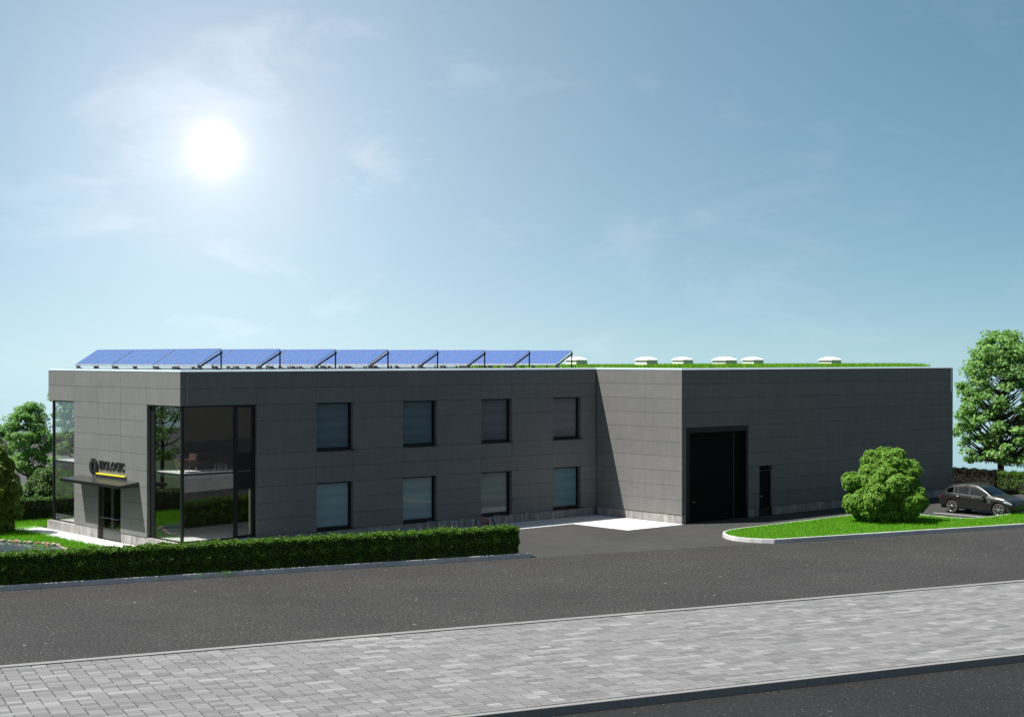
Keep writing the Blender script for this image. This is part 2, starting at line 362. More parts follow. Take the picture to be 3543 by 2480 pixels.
# ---------------------------------------------------------------- ground
def sheet(name, pts, z, mat, kind='structure'):
    b = MB(); n = len(pts); b.add([(p[0], p[1], z) for p in pts], [tuple(range(n))]); o = b.build(name, mat); o['kind'] = kind; return o
def ground():
    b = MB()
    top = [(-220, -260), (260, -260), (260, -14), (57.6, -12), (57.6, 70), (40, 112), (-140, 118), (-220, 60)]
    n = len(top); z0 = -.30
    out = [(-330, -380), (380, -380), (380, 5), (100, 30), (100, 105), (70, 155), (-165, 165), (-330, 100)]
    vs = [(*p, z0) for p in top]+[(*p, -45) for p in out]
    b.add(vs, [tuple(range(n))]+[(i, n+i, n+(i+1) % n, (i+1) % n) for i in range(n)])
    o = b.build('ground', MT['earth']); o['kind'] = 'structure'
ground()
sheet('front_road', [R(-140, -60), R(240, -60), R(240, -25.45), R(-140, -25.45)], -.22, MT['front_road'])
sheet('road', [R(-140, -14.25), R(240, -14.25), R(240, .3), R(-140, .3)], 0.0, MT['road'])
sheet('field', [(-200, -250), (250, -250), R(240, -60.2), R(-140, -60.2)], -.25, MT['field'])
sheet('yard', [R(11.2, -.28), R(22.9, -.28), R(62, -.28), (57.5, -12), (57.5, 17), (-3, 17), (2.2, -2.5), R(2.0, .9), R(11.2, .9)], .004, MT['yard'])
sheet('garden_soil', [R(-40, .1), R(2.05, .1), R(2.05, .9), (2.15, -2.5), (-1.3, -2.5), (-1.3, 14.0), (12, 14.0), (12, 40), (-40, 60)], .002, MT['soil'])

def kerb_run(kerb, path, width, z0, z1, step=1.0, gap=.008, bev=.012, left=True, mat='kerb'):
    """kerb stones swept along a polyline; the path is the street edge, the stone lies to its left (or right)"""
    P = [np.array(p, float) for p in path]; seg = [np.linalg.norm(P[i+1]-P[i]) for i in range(len(P)-1)]; cum = np.concatenate([[0], np.cumsum(seg)]); Ltot = cum[-1]
    def at(s):
        s = min(max(s, 0), Ltot); i = min(int(np.searchsorted(cum, s, 'right'))-1, len(seg)-1); t = (s-cum[i])/seg[i]
        d = (P[i+1]-P[i])/seg[i]; return P[i]*(1-t)+P[i+1]*t, d
    cnt = max(1, round(Ltot/step)); st = Ltot/cnt; out = []; shared = None
    for c in range(cnt):
        a, e = c*st+gap/2, (c+1)*st-gap/2
        inner = [s for s in cum if a+.02 < s < e-.02]
        ss = [a]+inner+[e]; rows = []
        for s in ss:
            p, d = at(s); d2 = at(min(s+.05, Ltot))[1]+at(max(s-.05, 0))[1]; d2 /= np.linalg.norm(d2)
            nrm = np.array([-d2[1], d2[0]])*(1 if left else -1)
            rows.append([(p, z0), (p, z1-bev), (p+nrm*bev, z1), (p+nrm*(width-bev), z1), (p+nrm*width, z1-bev), (p+nrm*width, z0)])
        o0 = rows[0][0][0]
        straight = len(ss) == 2
        if straight and shared is not None and len(P) == 2:
            o = copy_obj(shared); o.parent = kerb; o.location = (o0[0], o0[1], 0)
        else:
            b = MB(); vs = [(q[0][0]-o0[0], q[0][1]-o0[1], q[1]) for r in rows for q in r]; m = 6; fs = []
            for i in range(len(rows)-1):
                for k in range(5): fs.append((i*m+k, (i+1)*m+k, (i+1)*m+k+1, i*m+k+1))
            fs += [tuple(range(5, -1, -1)), tuple((len(rows)-1)*m+k for k in range(6))]
            b.add(vs, fs, False); o = b.build('kerb_stone', MT[mat], kerb, (o0[0], o0[1], 0))
            if not left:
                o.data.flip_normals()
            if straight: shared = o
        out.append(o)
    return out
def setting(name): return tag(empty(name), kind='structure')
k_hedge = setting('hedge_kerb'); kerb_run(k_hedge, [R(-16.7, 0), R(11.33, 0)], .12, -.02, .20, 1.0)
k_strip = setting('edging_strip'); kerb_run(k_strip, [R(-30, -14.52), R(54, -14.52)], .28, -.05, .012, 1.0, .006, .008, mat='edging')
k_front = setting('front_kerb'); kerb_run(k_front, [R(-30, -25.45), R(54, -25.45)], .20, -.26, .004, 1.0, mat='edging')
ISL = [R(62, -.45), R(23.75, -.45), (22.42, -14.15), (22.19, -13.62), (22.10, -13.0), (22.18, -12.6), (22.40, -12.0), (22.85, -11.4), (23.5, -10.9), (24.3, -10.58), (25.3, -10.45), (30, -10.38), (36.0, -10.2),
       (36.9, -10.32), (37.4, -10.7), (37.6, -11.3), (37.66, -12.5), (37.66, -14.4), (37.78, -15.05), (38.2, -15.5), (38.9, -15.66), (57, -15.5)]
k_isl = setting('island_kerb')
kerb_run(k_isl, ISL[:2], .13, -.02, .20, 1.0, left=False); kerb_run(k_isl, ISL[1:], .13, -.02, .20, 1.0, left=False)
# narrow dark gutter joint beside the strip and the bed under the paving
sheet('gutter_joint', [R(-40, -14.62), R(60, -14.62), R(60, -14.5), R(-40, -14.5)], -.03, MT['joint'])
sheet('paving_bed', [R(-40, -25.26), R(60, -25.26), R(60, -14.6), R(-40, -14.6)], -.02, MT['joint'])

# ---------------------------------------------------------------- sidewalk of concrete pavers: two short stones and one long one per repeat
def sidewalk():
    sw = setting('sidewalk'); un = .4133; ch = .2575; g = .012; ncourse = 41; v_top = -14.63
    def tile_mesh(Ln):
        b = MB(); b.bevbox(.0165, .006, -.05, Ln-.0165, ch-.006, 0, .003); return b.mesh('paver', MT['paver'])
    ms, ml = tile_mesh(un), tile_mesh(2*un); cand = []
    for c in range(ncourse):
        v = v_top-(c+1)*ch
        k0 = int(-32/un)-c
        for k in range(k0-4, k0+290):
            ph = (k-c) % 4
            if ph == 3: continue
            Ln = 2 if ph == 2 else 1
            u = k*un; 
            if u < -30 or u > 54: continue
            p = R(u+Ln*un/2, v+ch/2); ok, dep = in_frame(p[0], p[1], 0, 0)
            cand.append((0 if ok else 1, dep, u, v, Ln))
    cand.sort(); vs, fs = [], []
    base = [(0,1,5,4),(1,2,6,5),(2,3,7,6),(3,0,4,7),(4,5,9,8),(5,6,10,9),(6,7,11,10),(7,4,8,11),(8,9,10,11)]
    for i, (hid, dep, u, v, Ln) in enumerate(cand):
        x, y = R(u, v); dz = RNG.uniform(-.0015, .0015)
        if i < 300:
            o = bpy.data.objects.new('paver', ms if Ln == 1 else ml); link(o, sw); o.location = (x, y, dz); o.rotation_euler = (0, 0, TH)
        else:
            b0 = len(vs)
            for q in (ms if Ln == 1 else ml).vertices:
                cx, cy, cz = q.co; p = R(u+cx, v+cy); vs.append((p[0], p[1], cz+dz))
            fs += [tuple(b0+j for j in f) for f in base]
    o = link(bpy.data.objects.new('pavers', np_mesh('pavers', np.array(vs), np.array(fs), MT['paver_bulk'])), sw); o['kind'] = 'stuff'
sidewalk()
# pale tiles beside the walls
def pale_paving():
    root = setting('pale_paving'); tl, tw, g = .60, .30, .006; cand = []
    def field(x0, x1, y0, y1, alongx=True):
        nx = max(1, round((x1-x0)/(tl if alongx else tw))); ny = max(1, round((y1-y0)/(tw if alongx else tl))); dx, dy = (x1-x0)/nx, (y1-y0)/ny
        for j in range(ny):
            for i in range(nx+1):
                off = (j % 2)*.5*dx if alongx else 0
                a, b2 = x0+i*dx-off, x0+(i+1)*dx-off; a, b2 = max(a, x0), min(b2, x1)
                if b2-a > .05: cand.append((a, b2, y0+j*dy, y0+(j+1)*dy))
    field(-1.35, 25.53, -2.46, -.01); field(21.47, 25.53, -6.45, -2.46); field(-1.35, -.01, -.01, 14.9)
    items = []
    for a, b2, c, d in cand:
        ok, dep = in_frame((a+b2)/2, (c+d)/2, .01, 0)
        hidden = (c < 0 and a < 15.5)          # behind the front hedge
        items.append((0 if ok and not hidden else 1, dep, a, b2, c, d))
    items.sort(); bulk = MB(); cache = {}
    for i, (h, dep, a, b2, c, d) in enumerate(items):
        if i < 290 and h == 0:
            key = (round(b2-a, 3), round(d-c, 3))
            if key not in cache:
                m = MB(); m.bevbox(g/2, g/2, -.02, key[0]-g/2, key[1]-g/2, 0, .003); cache[key] = m.mesh('tile', MT['ptile'])
            o = bpy.data.objects.new('tile', cache[key]); link(o, root); o.location = (a, c, .024)
        else: bulk.bevbox(a+g/2, c+g/2, .004, b2-g/2, d-g/2, .024, .003)
    o = bulk.build('tiles', MT['ptile'], root); o['kind'] = 'stuff'
    m = MB(); m.box(-1.34, -2.45, -.02, 25.53, -.01, .016); m.box(21.48, -6.44, -.02, 25.53, -2.45, .016); m.box(-1.34, -.01, -.02, -.005, 14.89, .016); m.build('bed', MT['joint_pale'], root)
pale_paving()
# bay lines
for i, (x, y0, y1) in enumerate([(40.57, -11.5, -15.5), (38.12, -11.55, -15.3), (43.02, -11.5, -15.45)]):
    sheet('bay_marking', [(x-.055, y1), (x+.055, y1), (x+.055, y0), (x-.055, y0)], .009, MT['white'])

# ---------------------------------------------------------------- the building
ZR = [.485, 1.237, 1.989, 2.741, 3.493, 4.245, 4.998, 5.751, 6.504, 7.256, 8.0]
G = .006
BLD = empty('commercial_building')
tag(BLD, 'long two storey office and hall building clad in dark grey panels', 'building')
def panel(x0, y0, z0, x1, y1, z1): return MB().box(x0, y0, z0, x1, y1, z1).build('wall_panel', MT['clad'], BLD)
def panels_x(xs, rows, yf, depth):      # faces -Y
    for i in range(len(xs)-1):
        for a, b in rows: panel(xs[i]+G, yf, a+G, xs[i+1]-G, yf+depth, b-G)
def panels_y(ys, rows, xf, depth):      # faces -X
    for i in range(len(ys)-1):
        for a, b in rows: panel(xf, ys[i]+G, a+G, xf+depth, ys[i+1]-G, b-G)
rr = lambda i, j: [(ZR[k], ZR[k+1]) for k in range(i, j)]
X_END, X_HALL, Y_HALL, Y_BACK, X_FAR = 25.536, 25.536, -6.325, 13.4, 50.63
YC = [0.0, 3.05, 5.608, 7.93, 10.49, 13.385]
# entrance side (faces -X)
panels_y(YC, rr(8, 10), 0, .26)
panels_y([3.05, 5.608], rr(0, 8), 0, .26); panels_y([7.93, 10.49], rr(0, 8), 0, .26); panels_y([5.608, 7.93], rr(3, 8), 0, .26)
# street side (faces -Y)
WX = [(7.16, 9.25), (12.245, 14.36), (17.29, 19.35), (22.31, 24.36)]
panels_x([.26, .353], [(ZR[8], ZR[9]), (ZR[9], ZR[10])], 0, .26)
cols = [.353, 3.90, 7.16, 9.25, 12.245, 14.36, 17.29, 19.35, 22.31, 24.36, X_END]
panels_x(cols, rr(8, 10), 0, .26)
for i in range(1, len(cols)-1):
    win = any(abs(cols[i]-a) < .01 for a, _ in WX)
    if win: panels_x(cols[i:i+2], rr(3, 5), 0, .26)
    else: panels_x(cols[i:i+2], rr(0, 5)+([(ZR[5], ZR[7])] if i < len(cols)-2 else rr(5, 7))+rr(7, 8), 0, .26)
# hall: return wall (faces -X) and gate wall (faces -Y)
panels_y([Y_HALL, -.012], rr(0, 10), X_HALL, .25)
GX0, GX1, DX0, DX1 = 25.874, 30.84, 31.772, 32.87
panels_x([X_HALL+.25, X_FAR-.02], rr(6, 10), Y_HALL, .25)
panels_x([X_HALL+.25, GX0], rr(0, 6), Y_HALL, .25)
panels_x([GX1, X_FAR-.02], rr(3, 6), Y_HALL, .25); panels_x([GX1, DX0], rr(0, 3), Y_HALL, .25); panels_x([DX1, X_FAR-.02], rr(0, 3), Y_HALL, .25)
# core walls behind the panels, the far sides, roof slabs
core = MB()
core.box(7.0, .30, 0, 25.5, 13.1, 7.82); core.box(25.80, -6.0, 0, 50.4, 13.1, 7.82)
core.box(.28, 3.10, 0, .40, 5.60, 6.5); core.box(.28, 7.94, 0, .40, 10.45, 6.5); core.box(.28, 5.60, 2.75, .40, 7.94, 6.5)
core.box(3.95, .28, 0, 7.0, .40, 6.5)
core.box(.28, .28, 6.53, 7.0, 13.12, 7.82)
core.box(.02, .02, 6.512, 7.0, .28, 6.53); core.box(.02, .28, 6.512, .28, 13.3, 6.53)
core.box(25.5, -.02, 0, 25.80, .3, 7.82)
core.build('wall', MT['core'], BLD)
far = MB(); far.box(50.612, Y_HALL, .47, 50.63, -6.05, 8.0); far.box(50.4, -6.05, 0, 50.63, 13.4, 8.0); far.box(7.0, 13.1, 0, 50.4, 13.4, 8.0); far.box(.3, 13.13, 6.53, 7.0, 13.4, 8.0); far.box(.0, 13.385, 6.505, .3, 13.4, 8.0); far.build('rear_wall', MT['clad'], BLD)
rf = MB(); rf.box(.28, .28, 7.83, 25.79, 13.1, 7.96); rf.box(25.79, -6.07, 7.83, 50.4, 13.1, 7.96); roof = rf.build('roof', MT['membrane'], BLD)
def coping_ring(outer, w, z0, z1):
    b = MB(); n = len(outer); inn = inset(outer, w); o2 = inset(outer, w*.42)
    vs = [(*p, z0) for p in outer]+[(*p, z0+.012) for p in outer]+[(*p, z1) for p in o2]+[(*p, z1) for p in inn]+[(*p, z0-.04) for p in inn]
    b.add(vs, [(l*n+i, l*n+(i+1) % n, (l+1)*n+(i+1) % n, (l+1)*n+i) for l in range(4) for i in range(n)], False); return b
def inset(poly, d):
    P = np.array(poly, float); n = len(P); a = sum(P[i][0]*P[(i+1)%n][1]-P[(i+1)%n][0]*P[i][1] for i in range(n)); sg = 1 if a > 0 else -1; out = []
    for i in range(n):
        e0 = P[i]-P[i-1]; e1 = P[(i+1) % n]-P[i]; n0 = np.array([-e0[1], e0[0]])/np.linalg.norm(e0); n1 = np.array([-e1[1], e1[0]])/np.linalg.norm(e1); m = (n0+n1); m /= np.linalg.norm(m); out.append(tuple(P[i]+sg*m*d/max(.3, m@n0)))
    return out
cp = coping_ring([(-.012, -.012), (X_HALL-.012, -.012), (X_HALL-.012, Y_HALL-.012), (X_FAR+.012, Y_HALL-.012), (X_FAR+.012, 13.412), (-.012, 13.412)], .30, 8.001, 8.10)
cp.build('coping', MT['coping'], roof)
MB().box(.348, -.006, ZR[8]+.02, .366, .0, 7.99).build('trim_strip', MT['coping'], BLD)
MB().box(50.42, Y_HALL-.008, ZR[8]+.02, 50.50, Y_HALL-.001, 7.99).build('trim_strip', MT['white'], BLD)
# plinth
PL = .03
def plinth(x0, y0, x1, y1): MB().box(x0, y0, 0, x1, y1, .470).build('plinth', MT['plinth'], BLD)
plinth(-.05, 13.0, .3, 13.42); plinth(-.03, 7.93, .3, 12.994); plinth(-.03+.06, 3.06, .3, 5.608); plinth(-.03, -.03, .3, 3.054)
plinth(.306, -.03, 3.9, .3); plinth(3.906, .03, 25.53, .3); plinth(X_HALL+.03, Y_HALL+.03, X_HALL+.25, .02)
plinth(X_HALL+.256, Y_HALL+.03, GX0-.004, Y_HALL+.3); plinth(GX1+.004, Y_HALL+.03, DX0-.004, Y_HALL+.3); plinth(DX1+.004, Y_HALL+.03, 50.6, Y_HALL+.3)
plinth(.306, 13.15, 7.0, 13.42)
# office windows
def blind_mat(name, c):
    k = NT(name); o = k.obj(); w = k.n('ShaderNodeTexWave'); w.wave_type = 'BANDS'; w.bands_direction = 'Z'; w.inputs['Scale'].default_value = 1.2; w.inputs['Distortion'].default_value = 2.5; w.inputs['Detail'].default_value = 3; k.l(k.mapping(o, (.4, .4, .5)), w.inputs[0])
    col = k.mix(tuple(x*.93 for x in c), tuple(x*1.07 for x in c), w.outputs['Fac']); k.bsdf(col, .7, 0, None, .3); return k.m
BL = {(0, 1): (.115, .17, .20), (1, 1): (.105, .16, .185), (2, 1): (.14, .14, .165), (3, 1): (.165, .16, .175), (0, 0): (.27, .36, .38), (1, 0): (.30, .355, .365), (2, 0): (.265, .26, .25), (3, 0): (.125, .205, .24)}
for i, (xa, xb) in enumerate(WX):
    for fl, (za, zb) in enumerate([(ZR[0]+.005, ZR[3]), (ZR[5]+.005, ZR[8])]):
        m = MB(); t = .075; yf = .205
        m.box(xa, yf, za, xa+t*.3, .29, zb); m.box(xb-t*1.6, yf, za, xb, .29, zb); m.box(xa+t*.3, yf, zb-t, xb-t*1.6, .29, zb); m.box(xa+t*.3, yf, za, xb-t*1.6, .29, za+.14)
        w = m.build('window', MT['frame'], BLD)
        MB().box(xa+t*.3, .232, za+.14, xb-t*1.6, .240, zb-t).build('pane', MT['wglass'], w)
        MB().box(xa+t*.3, .272, za+.14, xb-t*1.6, .280, zb-t).build('blind', blind_mat('blind_fabric', BL[(i, fl)]), w)
        MB().box(xa-.0, -.055, za-.03, xb+.10, .0, za+.004).build('sill', MT['frame'], w)
        MB().box(xa+.01, .0, za-.005, xb-.01, .204, za+.012).build('sill', MT['frame'], w)
# glazed corners: slab edge, mullions, panes
def corner_glazing():
    d = .17
    f = MB()                                              # street corner
    f.box(d-.03, d-.03, .47, d+.09, d+.09, 6.5)           # corner post
    f.box(d-.02, 2.62, .47, d+.10, 3.05, 6.5)             # side mullion by the entrance wall
    f.box(2.80, d-.03, .47, 2.98, d+.09, 6.5); f.box(3.74, d-.03, .47, 3.90, d+.09, 6.5)
    for z0, z1 in ((3.43, 3.50), (.47, .53), (6.44, 6.5)):
        f.box(d-.015, d+.09, z0, d+.05, 2.62, z1); f.box(d+.09, d-.015, z0, 2.80, d+.05, z1)
    f.box(2.98, d-.02, .47, 3.74, d+.08, .60); f.box(2.98, d-.02, 6.38, 3.74, d+.08, 6.5); f.box(2.98, d-.02, 2.66, 3.74, d+.08, 2.80); f.box(2.98, d-.02, 4.22, 3.74, d+.08, 4.34)
    cw = f.build('corner_window', MT['frame'], BLD)
    for z0, z1 in ((.53, 3.43), (3.50, 6.44)):
        MB().box(d+.012, d+.09, z0, d+.022, 2.62, z1).build('pane', MT['glass'], cw)
        MB().box(d+.09, d+.012, z0, 2.80, d+.022, z1).build('pane', MT['glass'], cw)
    MB().box(2.98, d+.012, .60, 3.74, d+.022, 2.66).build('pane', MT['glass'], cw); MB().box(2.98, d+.012, 4.34, 3.74, d+.022, 6.38).build('pane', MT['glass'], cw)
    MB().box(2.98, d, 2.80, 3.74, d+.04, 3.49).build('spandrel_panel', MT['black'], cw); MB().box(2.98, d, 3.52, 3.74, d+.04, 4.22).build('spandrel_panel', MT['black'], cw)
    f = MB()                                              # garden corner
    f.box(d-.03, 13.12, .47, d+.09, 13.24, 6.5); f.box(d-.02, 10.49, .47, d+.08, 10.56, 6.5)
    for z0, z1 in ((3.43, 3.50), (.47, .53), (6.44, 6.5)):
        f.box(d-.015, 10.56, z0, d+.05, 13.12, z1); f.box(d+.09, 13.17, z0, 3.0, 13.235, z1)
    f.box(3.0, 13.12, .47, 3.12, 13.24, 6.5)
    cw = f.build('corner_window', MT['frame'], BLD)
    for z0, z1 in ((.53, 3.43), (3.50, 6.44)):
        MB().box(d+.012, 10.56, z0, d+.022, 13.12, z1).build('pane', MT['glass'], cw)
        MB().box(d+.09, 13.20, z0, 3.0, 13.21, z1).build('pane', MT['glass'], cw)
    MB().box(3.12, 13.13, .47, 7.0, 13.4, 6.5).build('rear_wall', MT['clad'], BLD)
    r = MB(); r.box(.27, .27, 3.30, 6.99, 13.15, 3.53); r.box(.27, .27, .40, 6.99, 13.15, .49); r.build('floor_slab', MT['floor'], BLD)
    MB().box(d+.06, .30, 3.29, .265, 13.1, 3.425).box(.27, d+.06, 3.29, 2.8, .265, 3.425).build('slab_edge', MT['bracket'], BLD)
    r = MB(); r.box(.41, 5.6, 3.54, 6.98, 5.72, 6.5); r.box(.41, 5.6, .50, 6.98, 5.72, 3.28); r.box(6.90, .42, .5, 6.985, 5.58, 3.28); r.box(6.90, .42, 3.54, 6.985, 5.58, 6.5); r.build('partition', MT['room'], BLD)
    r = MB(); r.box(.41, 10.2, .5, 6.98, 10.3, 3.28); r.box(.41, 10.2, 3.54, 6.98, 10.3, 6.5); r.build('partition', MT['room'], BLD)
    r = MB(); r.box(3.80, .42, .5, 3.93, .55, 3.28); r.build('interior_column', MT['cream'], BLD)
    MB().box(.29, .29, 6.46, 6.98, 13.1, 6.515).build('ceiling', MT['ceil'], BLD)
corner_glazing()
# entrance doors in their recess
def entrance():
    x = .10; f = MB(); f.box(x-.04, 7.66, 0, .28, 7.925, 2.74); f.box(x-.04, 5.615, 0, .28, 5.68, 2.74); f.box(x-.04, 5.68, 2.62, .28, 7.66, 2.74)
    fr = f.build('entrance_frame', MT['frame'], BLD)
    for y0, y1 in ((6.645, 7.655), (5.685, 6.635)):
        l = MB(); s = .11
        l.box(x, y0, .03, x+.06, y0+s, 2.61); l.box(x, y1-s, .03, x+.06, y1, 2.61); l.box(x, y0+s, 2.50, x+.06, y1-s, 2.61); l.box(x, y0+s, .03, x+.06, y1-s, .58)
        d = l.build('door', MT['canopy'], BLD)
        MB().box(x+.02, y0+s, .58, x+.03, y1-s, 2.50).build('pane', MT['glass'], d)
        h = MB(); h.tube([(x-.14, y0+.12, 1.07), (x-.14, y1-.05, 1.07)], .022, 8); h.tube([(x, y0+.16, 1.07), (x-.14, y0+.16, 1.07)], .018, 6); h.tube([(x, y1-.10, 1.07), (x-.14, y1-.10, 1.07)], .018, 6); h.build('handle', MT['bracket'], d)
    MB().box(.18, 5.6, 2.62, .27, 7.94, 2.74).build('lintel', MT['black'], BLD)
    c = MB(); ya, yb = 3.79, 9.80
    c.add([(-1.02, ya, 2.705), (-1.02, yb, 2.705), (0, yb, 2.70), (0, ya, 2.70), (-1.02, ya, 2.815), (-1.02, yb, 2.815), (-.002, yb, 2.95), (-.002, ya, 2.95)], [(0,1,2,3),(7,6,5,4),(4,5,1,0),(5,6,2,1),(6,7,3,2),(7,4,0,3)])
    can = c.build('canopy', MT['canopy'], BLD)
    e = MB(); e.box(-1.045, ya-.02, 2.695, -1.022, yb+.02, 2.832); e.build('edge_trim', MT['frame'], can)
entrance()
# hall gate and side door
def gate():
    f = MB(); y0 = Y_HALL-.012; y1 = Y_HALL+.30
    f.box(GX0+.002, y0, 0, GX0+.24, y1, 5.0); f.box(GX1-.20, y0, 0, GX1-.002, y1, 5.0); f.box(GX0+.24, y0, 4.72, GX1-.20, y1, 5.0)
    g = f.build('gate_frame', MT['frame'], BLD)
    n = 8; h = (4.71-.01)/n
    for k in range(n): MB().box(GX0+.245, Y_HALL+.22, .01+k*h+.002, GX1-.205, Y_HALL+.27, .01+(k+1)*h-.002).build('gate_panel', MT['gate'], g)
    d = MB(); d.box(GX1-.98, Y_HALL+.205, .05, GX1-.955, Y_HALL+.218, 4.6); d.box(GX0+.7, Y_HALL+.20, 1.05, GX0+.95, Y_HALL+.219, 1.10); d.build('gate_seam', MT['bracket'], g)
    y = Y_HALL+.03; f = MB(); t = .06
    f.box(DX0+.004, y-.02, 0, DX0+t, y+.25, 2.53); f.box(DX1-t, y-.02, 0, DX1-.004, y+.25, 2.53); f.box(DX0+t, y-.02, 2.46, DX1-t, y+.25, 2.53)
    dr = f.build('side_door', MT['frame'], BLD)
    MB().box(DX0+t+.004, y+.03, .02, DX1-t-.004, y+.08, 2.455).build('leaf', MT['gate'], dr)
    MB().box(DX0+t+.01, y+.022, .02, DX1-t-.01, y+.028, .45).build('kick_plate', MT['black'], dr)
    MB().box(DX1-.10, y-.032, .46, DX1-.068, y-.0205, 2.49).build('edge_strip', MT['coping'], dr)
    MB().tube([(DX0+.16, y-.02, 1.02), (DX0+.16, y-.02, 1.10), (DX0+.30, y-.02, 1.10)], .014, 6).tube([(DX0+.16, y+.03, 1.06), (DX0+.16, y-.02, 1.06)], .012, 6).build('handle', MT['steel'], dr)
gate()

# ---------------------------------------------------------------- sign on the entrance wall
def wall_sign():
    s = tag(empty('wall_sign', (0, 6.4, 3.1)), 'charcoal sign with round emblem and BIOLOGIC lettering over a yellow bar', 'sign')
    def put(b, name, mat): 
        o = b.build(name, mat, s); o.matrix_parent_inverse = Matrix.Translation((0, -6.4, -3.1)); return o
    # emblem polygons in unit-circle coordinates; the picture's right is -Y
    def arc(a0, a1, n=14): return [(math.cos(math.radians(a0+(a1-a0)*i/n)), math.sin(math.radians(a0+(a1-a0)*i/n))) for i in range(n+1)]
    s1 = arc(128, -82, 20)+[(.08, -.72), (-.10, -.45), (.52, .03), (.24, .34), (.0, .56), (-.35, .62)]
    s2 = arc(143, 262, 14)+[(-.10, -.90), (-.22, -.45), (-.24, .10), (-.28, .42), (-.50, .56)]
    yc, zc, r = 8.255, 3.437, .395
    for poly in (s1, s2):
        b = MB(); n = len(poly); pts = [(yc-p[0]*r, zc+p[1]*r) for p in poly]
        a = sum(pts[i][0]*pts[(i+1)%n][1]-pts[(i+1)%n][0]*pts[i][1] for i in range(n))
        if a < 0: pts = pts[::-1]
        bmm = bmesh.new(); vf = [bmm.verts.new((-.10, p[0], p[1])) for p in pts]; f = bmm.faces.new(vf[::-1])
        ex = bmesh.ops.extrude_face_region(bmm, geom=[f]); bmesh.ops.translate(bmm, vec=(.07, 0, 0), verts=[v for v in ex['geom'] if isinstance(v, bmesh.types.BMVert)])
        bmesh.ops.triangulate(bmm, faces=bmm.faces); bmesh.ops.recalc_face_normals(bmm, faces=bmm.faces); me = bpy.data.meshes.new('emblem'); bmm.to_mesh(me); me.materials.append(MT['letter'])
        o = link(bpy.data.objects.new('emblem', me), s); o.matrix_parent_inverse = Matrix.Translation((0, -6.4, -3.1))
    wd = dict(B=.335, I=.115, O=.40, L=.27, G=.40, C=.365); word = 'BIOLOGIC'; gap = .022; tot = sum(wd[c] for c in word)+gap*7; kx = 2.54/tot; y = 7.705
    dg = bpy.context.evaluated_depsgraph_get()
    for c in word:
        cu = bpy.data.curves.new('letter', 'FONT'); cu.body = c; cu.size = 1; cu.offset = .022; cu.extrude = .05; cu.resolution_u = 3
        t = bpy.data.objects.new('tmp', cu); COL.objects.link(t); dg.update(); me = bpy.data.meshes.new_from_object(t.evaluated_get(dg)); bpy.data.objects.remove(t)
        co = np.array([v.co for v in me.vertices]); mn, mx = co.min(0), co.max(0); w = wd[c]*kx
        for v in me.vertices:
            a = (v.co.x-mn[0])/(mx[0]-mn[0])*w; h = (v.co.y-mn[1])/(mx[1]-mn[1])*.40; q = (v.co.z-mn[2])/(mx[2]-mn[2])*.035
            v.co = (-.02-q, y-a, 3.355+h)
        me.materials.clear(); me.materials.append(MT['letter']); me.name = 'letter'
        o = link(bpy.data.objects.new('letter', me), s); o.matrix_parent_inverse = Matrix.Translation((0, -6.4, -3.1)); y -= w+gap*kx
        for p in (.25, .75): pass
    b = MB(); b.box(-.11, 5.0, 3.10, -.03, 7.93, 3.155); put(b, 'underline_bar', MT['yellow'])
    b = MB()
    for yy in (5.5, 6.4, 7.4): b.box(-.03, yy-.01, 3.12, -.001, yy+.01, 3.14)
    for yy in (8.45, 8.05, 7.55, 6.95, 6.1, 5.35): b.box(-.03, yy-.012, 3.52, -.001, yy+.012, 3.545)
    put(b, 'standoff', MT['frame'])
wall_sign()

# ---------------------------------------------------------------- furniture behind the corner glass
def armchair():
    t = tag(empty('armchair', (.40, .42, 3.53)), 'brown leather armchair on steel legs behind the upper corner glass', 'armchair')
    MB().bevbox(.05, .12, .26, .62, .62, .44, .04).build('seat', MT['leather'], t)
    MB().add([(.56, .08, .25), (.68, .08, .25), (.68, .66, .25), (.56, .66, .25), (.66, .08, .82), (.78, .08, .80), (.78, .66, .80), (.66, .66, .82)], [(0,3,2,1),(4,5,6,7),(0,1,5,4),(1,2,6,5),(2,3,7,6),(3,0,4,7)]).build('backrest', MT['leather'], t)
    for y in (.02, .64): MB().bevbox(.0, y, .24, .66, y+.10, .58, .03).build('armrest', MT['leather'], t)
    for x, y in ((.06, .07), (.64, .07), (.06, .69), (.64, .69)): MB().tube([(x, y, 0), (x, y, .25)], .016, 6).build('leg', MT['chrome'], t)
def sofa():
    t = tag(empty('sofa', (1.9, 1.9, 3.53)), 'low brown leather sofa behind the upper corner glass beside the armchair', 'sofa')
    MB().bevbox(.0, .0, .18, 1.5, .75, .42, .04).build('seat', MT['leather'], t); MB().bevbox(.0, .66, .18, 1.5, .86, .80, .04).build('backrest', MT['leather'], t)
    for x in (-.14, 1.5): MB().bevbox(x, 0, .18, x+.14, .86, .58, .03).build('armrest', MT['leather'], t)
    for x, y in ((.0, .06), (1.5, .06), (.0, .8), (1.5, .8)): MB().tube([(x, y, 0), (x, y, .18)], .016, 6).build('leg', MT['chrome'], t)
armchair(); sofa()
def side_table():
    t = tag(empty('side_table', (2.25, .55, 3.53)), 'small low table on thin steel legs behind the upper corner glass', 'table')
    MB().box(0, 0, .33, .42, .42, .36).build('table_top', MT['room_dark'], t)
    for x, y in ((.03, .03), (.39, .03), (.03, .39), (.39, .39)): MB().tube([(x, y, 0), (x, y, .33)], .012, 6).build('leg', MT['chrome'], t)
side_table()

